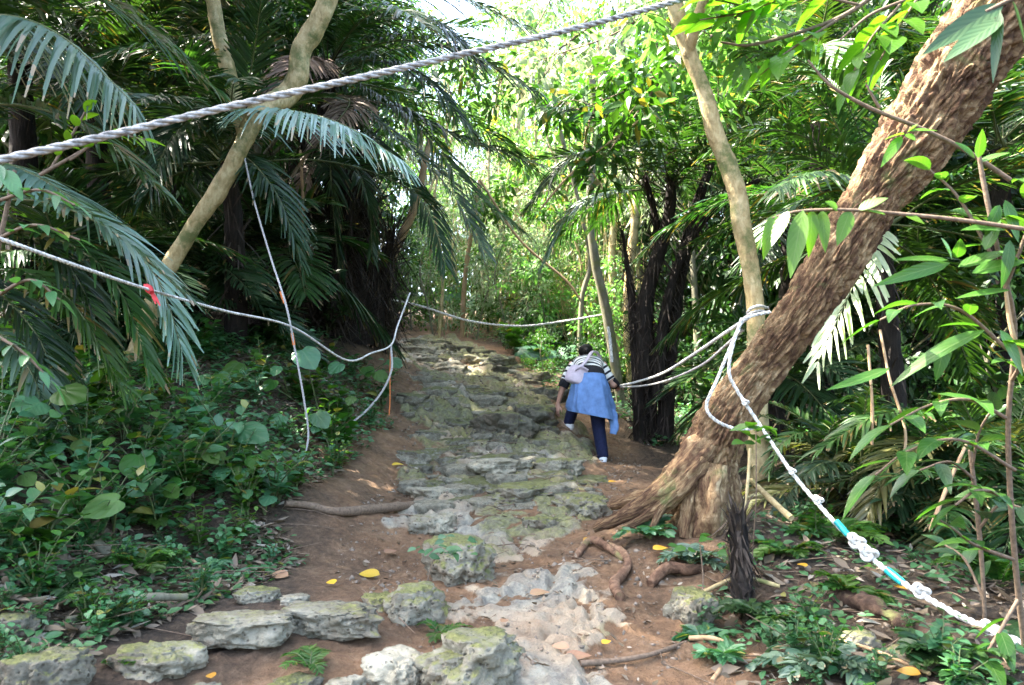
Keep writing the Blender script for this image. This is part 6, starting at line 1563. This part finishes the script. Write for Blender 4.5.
# head with face: skull, jaw, brow, nose, mouth, ears; looking up the slope and down
fd = unit(W(0, .80, -.52)); fu = unit(W(0, .52, .80)); fs = W(1, 0, 0)
cap(mb, head - fd * .015 + fu * .015, head + fd * .025 + fu * .015, .078, .074, 22); cap(mb, head + fd * .03 - fu * .02, head + fd * .045 - fu * .075, .062, .036, 18)
cap(mb, head + fd * .092 + fu * .012, head + fd * .112 - fu * .02, .007, .012, 10, 5)
cap(mb, head + fd * .082 - fu * .052 - fs * .016, head + fd * .082 - fu * .052 + fs * .016, .007, .007, 8, 5)
for e in (-1, 1):
    cap(mb, head + fs * e * .074 - fd * .005 + fu * .015, head + fs * e * .080 - fd * .012 - fu * .02, .014, .010, 10, 5)
    cap(mb, head + fs * e * .018 + fd * .083 + fu * .035, head + fs * e * .046 + fd * .07 + fu * .035, .009, .008, 8, 5)
hand_into(mb, wrL, W(-.12, .10, -1), W(.7, .55, 0), 1, .35, 1)
hand_into(mb, wrR, unit(hand - wrR), W(0, 0, -1), 1, 1.15, -1)
remesh(mb, 'body', M['skin'], .0055, woman, 3)
for e in (-1, 1):
    mb = MB(); c = head + fs * e * .031 + fd * .081 + fu * .012; cap(mb, c, c + fd * .002, .011, .011, 10, 3); mb.build('eye', M['shoe'], woman)
# hair: cap of hair, tied in a low tail
mb = MB()
cap(mb, head - fd * .028 + fu * .028, head + fd * .018 + fu * .036, .092, .084, 22); cap(mb, head - fd * .06 - fu * .01, head - fd * .04 - fu * .055, .06, .045, 18)
cap(mb, head - fd * .095 + fu * .0, head - fd * .115 - fu * .03, .032, .026, 12)
remesh(mb, 'hair', M['hair'], .008, woman, 2)
# trousers, one cloth surface over both legs
mb = MB()
cap(mb, pel - [.06, 0, 0], pel + [.06, 0, 0], .138, .138)
for h, k, a, f in ((hipR, kneeR, ankR, 1), (hipL, kneeL, ankL, 1)):
    cap(mb, h, k, .105, .078); e = k + (a - k) * .93; cap(mb, k, k * .5 + e * .5, .077, .072); cap(mb, k * .5 + e * .5, e, .072, .066)
mb_o = remesh(mb, 'trousers', M['navy'], .011, woman, 6)
# top: striped, with black cuffs and waist band
def loft(name, mat, rows, seg=44, wob=0.0, seed=0, thick=.006, folds=0.0, parent=woman, parts=None):
    """Cloth tube through rings (centre, half width, half depth, axis across, axis deep)."""
    rings = []
    for c, a, bb, ux, uy in rows:
        rings.append((np.asarray(c, float), a, bb, unit(ux), unit(uy)))
    C = catmull(np.array([np.concatenate([r[0], [r[1], r[2]], r[3], r[4]]) for r in rings]), 40)
    th = np.linspace(0, 2 * np.pi, seg, endpoint=False)
    co, si = np.cos(th), np.sin(th); ex = .8
    px_, py_ = np.sign(co) * np.abs(co) ** ex, np.sign(si) * np.abs(si) ** ex
    V = C[:, None, :3] + C[:, None, 5:8] * (px_[None] * C[:, 3:4])[..., None] + C[:, None, 8:11] * (py_[None] * C[:, 4:5])[..., None]
    n = len(C); s = np.concatenate([[0], np.cumsum(np.linalg.norm(np.diff(C[:, :3], axis=0), axis=1))])
    if wob:
        q = np.stack([np.broadcast_to(co * 2.2, (n, seg)), np.broadcast_to(si * 2.2, (n, seg)), np.broadcast_to(s[:, None] * 4, (n, seg))], -1).reshape(-1, 3)
        o = fbm(q + seed, 3, 31).reshape(n, seg) * wob * np.linspace(.3, 1, n)[:, None] + folds * np.linspace(0, 1, n)[:, None] * ridged(np.stack([np.broadcast_to(co * 2.6, (n, seg)), np.broadcast_to(si * 2.6, (n, seg)), np.broadcast_to(s[:, None] * .9, (n, seg))], -1).reshape(-1, 3) + seed, 2, 37).reshape(n, seg)
        V = V + unit(V - C[:, None, :3]) * o[..., None]
    uv = np.stack([np.broadcast_to(th / 6.283, (n, seg)), np.broadcast_to(s[:, None], (n, seg))], -1).reshape(-1, 2)
    i, j = np.meshgrid(np.arange(n - 1), np.arange(seg), indexing='ij')
    F = np.stack([i * seg + j, i * seg + (j + 1) % seg, (i + 1) * seg + (j + 1) % seg, (i + 1) * seg + j], -1).reshape(-1, 4)
    Vi = V - unit(V - C[:, None, :3]) * thick
    mb = MB(); mb.add(V.reshape(-1, 3), F, 0, uv); mb.add(Vi.reshape(-1, 3), F[:, ::-1], 0, uv)
    e = np.arange(seg)
    for k in (0, n - 1):
        mb.add(np.vstack([V[k], Vi[k]]), np.stack([e, (e + 1) % seg, (e + 1) % seg + seg, e + seg], 1), 0, np.vstack([uv.reshape(n, seg, 2)[k]] * 2))
    return mb.build(name, M[mat], parent)
X = W(1, 0, 0)
tz = unit(np.cross(X, unit(chest - waist)))
top = loft('top', 'stripe', [(pel + [0, -.01, .03], .170, .160, X, W(0, -.97, .25)), (waist + [0, -.03, -.02], .166, .152, X, W(0, -.75, .65)), (waist + [0, .05, .03], .165, .146, X, tz), (chest * .6 + waist * .4, .170, .140, X, tz), (chest + [0, .03, .01], .195, .135, X, tz), (chest + [0, .10, .03], .165, .095, X, tz), (neck - [0, .02, .005], .075, .07, X, tz), (neck + [0, .015, .0], .062, .06, X, tz)], wob=.012)
def sleeve(nm, a, b, r0, r1, mat, seed, ext=0.0, parent=woman):
    d = unit(b - a); u = unit(np.cross(d, [0, 1, .3])); v = np.cross(d, u)
    return loft(nm, mat, [(a - d * ext, r0 * .8, r0 * .8, u, v), (a + (b - a) * .25, r0, r0, u, v), (a + (b - a) * .7, (r0 + r1) / 2, (r0 + r1) / 2, u, v), (b, r1, r1, u, v)], 26, .010, seed, parent=parent)
sleeve('sleeve', shL + [.03, .0, .01], elL + (shL - elL) * .25, .074, .062, 'stripe', 3, .03)
sleeve('sleeve', shR + [-.03, .0, .01], elR + (shR - elR) * .25, .074, .062, 'stripe', 4, .03)
sleeve('cuff', elL + (shL - elL) * .27, elL + (wrL - elL) * .10, .061, .056, 'black_cloth', 5)
sleeve('cuff', elR + (shR - elR) * .27, elR + (wrR - elR) * .55, .061, .050, 'black_cloth', 6)
loft('waistband', 'black_cloth', [(pel + [0, .01, .07], .182, .172, X, W(0, -.93, .36)), (waist + [0, -.05, -.03], .180, .168, X, W(0, -.82, .57)), (waist + [0, -.02, .0], .174, .160, X, W(0, -.72, .69))], wob=.004)
# denim jacket tied round the waist, hanging as a skirt
loft('denim_jacket', 'denim', [(pel + [0, .0, .10], .186, .178, X, W(0, -.92, .40)), (pel + [0, -.01, .02], .208, .195, X, W(0, -1, .18)), (W(-.13, .075, .76), .222, .235, X, W(0, -1, .05)), (W(-.12, .10, .63), .232, .255, unit(W(1, 0, -.08)), W(0, -1, 0)), (W(-.105, .11, .545), .234, .262, unit(W(1, 0, -.20)), W(0, -1, 0))], 96, .03, 9, folds=.06)
mb = MB()
sl = unit(W(.25, -.2, -1)); c0 = W(.075, .0, .60)
tube(mb, [c0, c0 + sl * .08 + [.02, 0, 0], c0 + sl * .20, c0 + sl * .27 - [.03, 0, 0]], [.055, .06, .05, .042], 18, 24, 0, lambda a, s, p, r: r * .25 * fbm(p * 12, 3, 6), flat=.5)
mb.build('denim_sleeve', M['denim'], woman)
# bag and strap
mb = MB(); bc = W(-.285, -.03, 1.01); bu = unit(W(.35, .2, .9))
tube(mb, [bc - bu * .115, bc - bu * .105, bc - bu * .06, bc, bc + bu * .06, bc + bu * .09, bc + bu * .105], [.05, .095, .115, .115, .10, .08, .03], 28, 40, 0, lambda a, s, p, r: r * (.10 * np.abs(np.cos(a * 2)) + .08 * fbm(p * 9, 3, 8)), flat=.62, up0=W(1, -.2, 0))
bag = mb.build('bag', M['bag'], woman)
mb = MB(); tube(mb, [bc + bu * .07 + W(-.06, -.095, -.02), bc + bu * .09 + W(0, -.11, 0), bc + bu * .07 + W(.09, -.085, -.02)], [.012, .014, .012], 8, 16); mb.build('flap_edge', M['bag'], bag)
mb = MB()
tube(mb, [bc + bu * .08, W(-.17, .12, 1.17), W(-.08, .32, 1.285), W(.0, .45, 1.275), W(.05, .55, 1.18)], .011, 8, 30, flat=2.2); mb.build('strap', M['bag'], woman)
# shoes
for a, f in ((ankR, unit(W(.05, 1, 0))), (ankL, unit(W(-.8, .6, 0)))):
    mb = MB()
    z0 = a[2] - .085
    P = [a + f * t for t in (-.062, -.05, -.01, .05, .11, .155, .175)]
    for p in P: p[2] = z0 + .045
    tube(mb, P, [.022, .038, .043, .042, .045, .036, .014], 22, 34, 0, lambda an, s, p, r: r * .0 + np.where(p[:, 2] < z0 + .012, -.004, 0), up0=W(0, 0, 1))
    cap(mb, a - [0, .01, .02], W(a[0], a[1] - .005, z0 + .05), .048, .044)
    sh = remesh(mb, 'shoe', M['shoe'], .006, woman, 4)
    mb = MB(); P2 = [p - [0, 0, .034] for p in P]
    tube(mb, P2, [.018, .036, .041, .040, .043, .034, .012], 22, 34, up0=W(0, 0, 1)); so = mb
    for k in range(len(so.v)): so.v[k][:, 2] = z0 + np.clip(so.v[k][:, 2] - z0, -.003, .018)
    so.build('sole', M['sole'], sh)
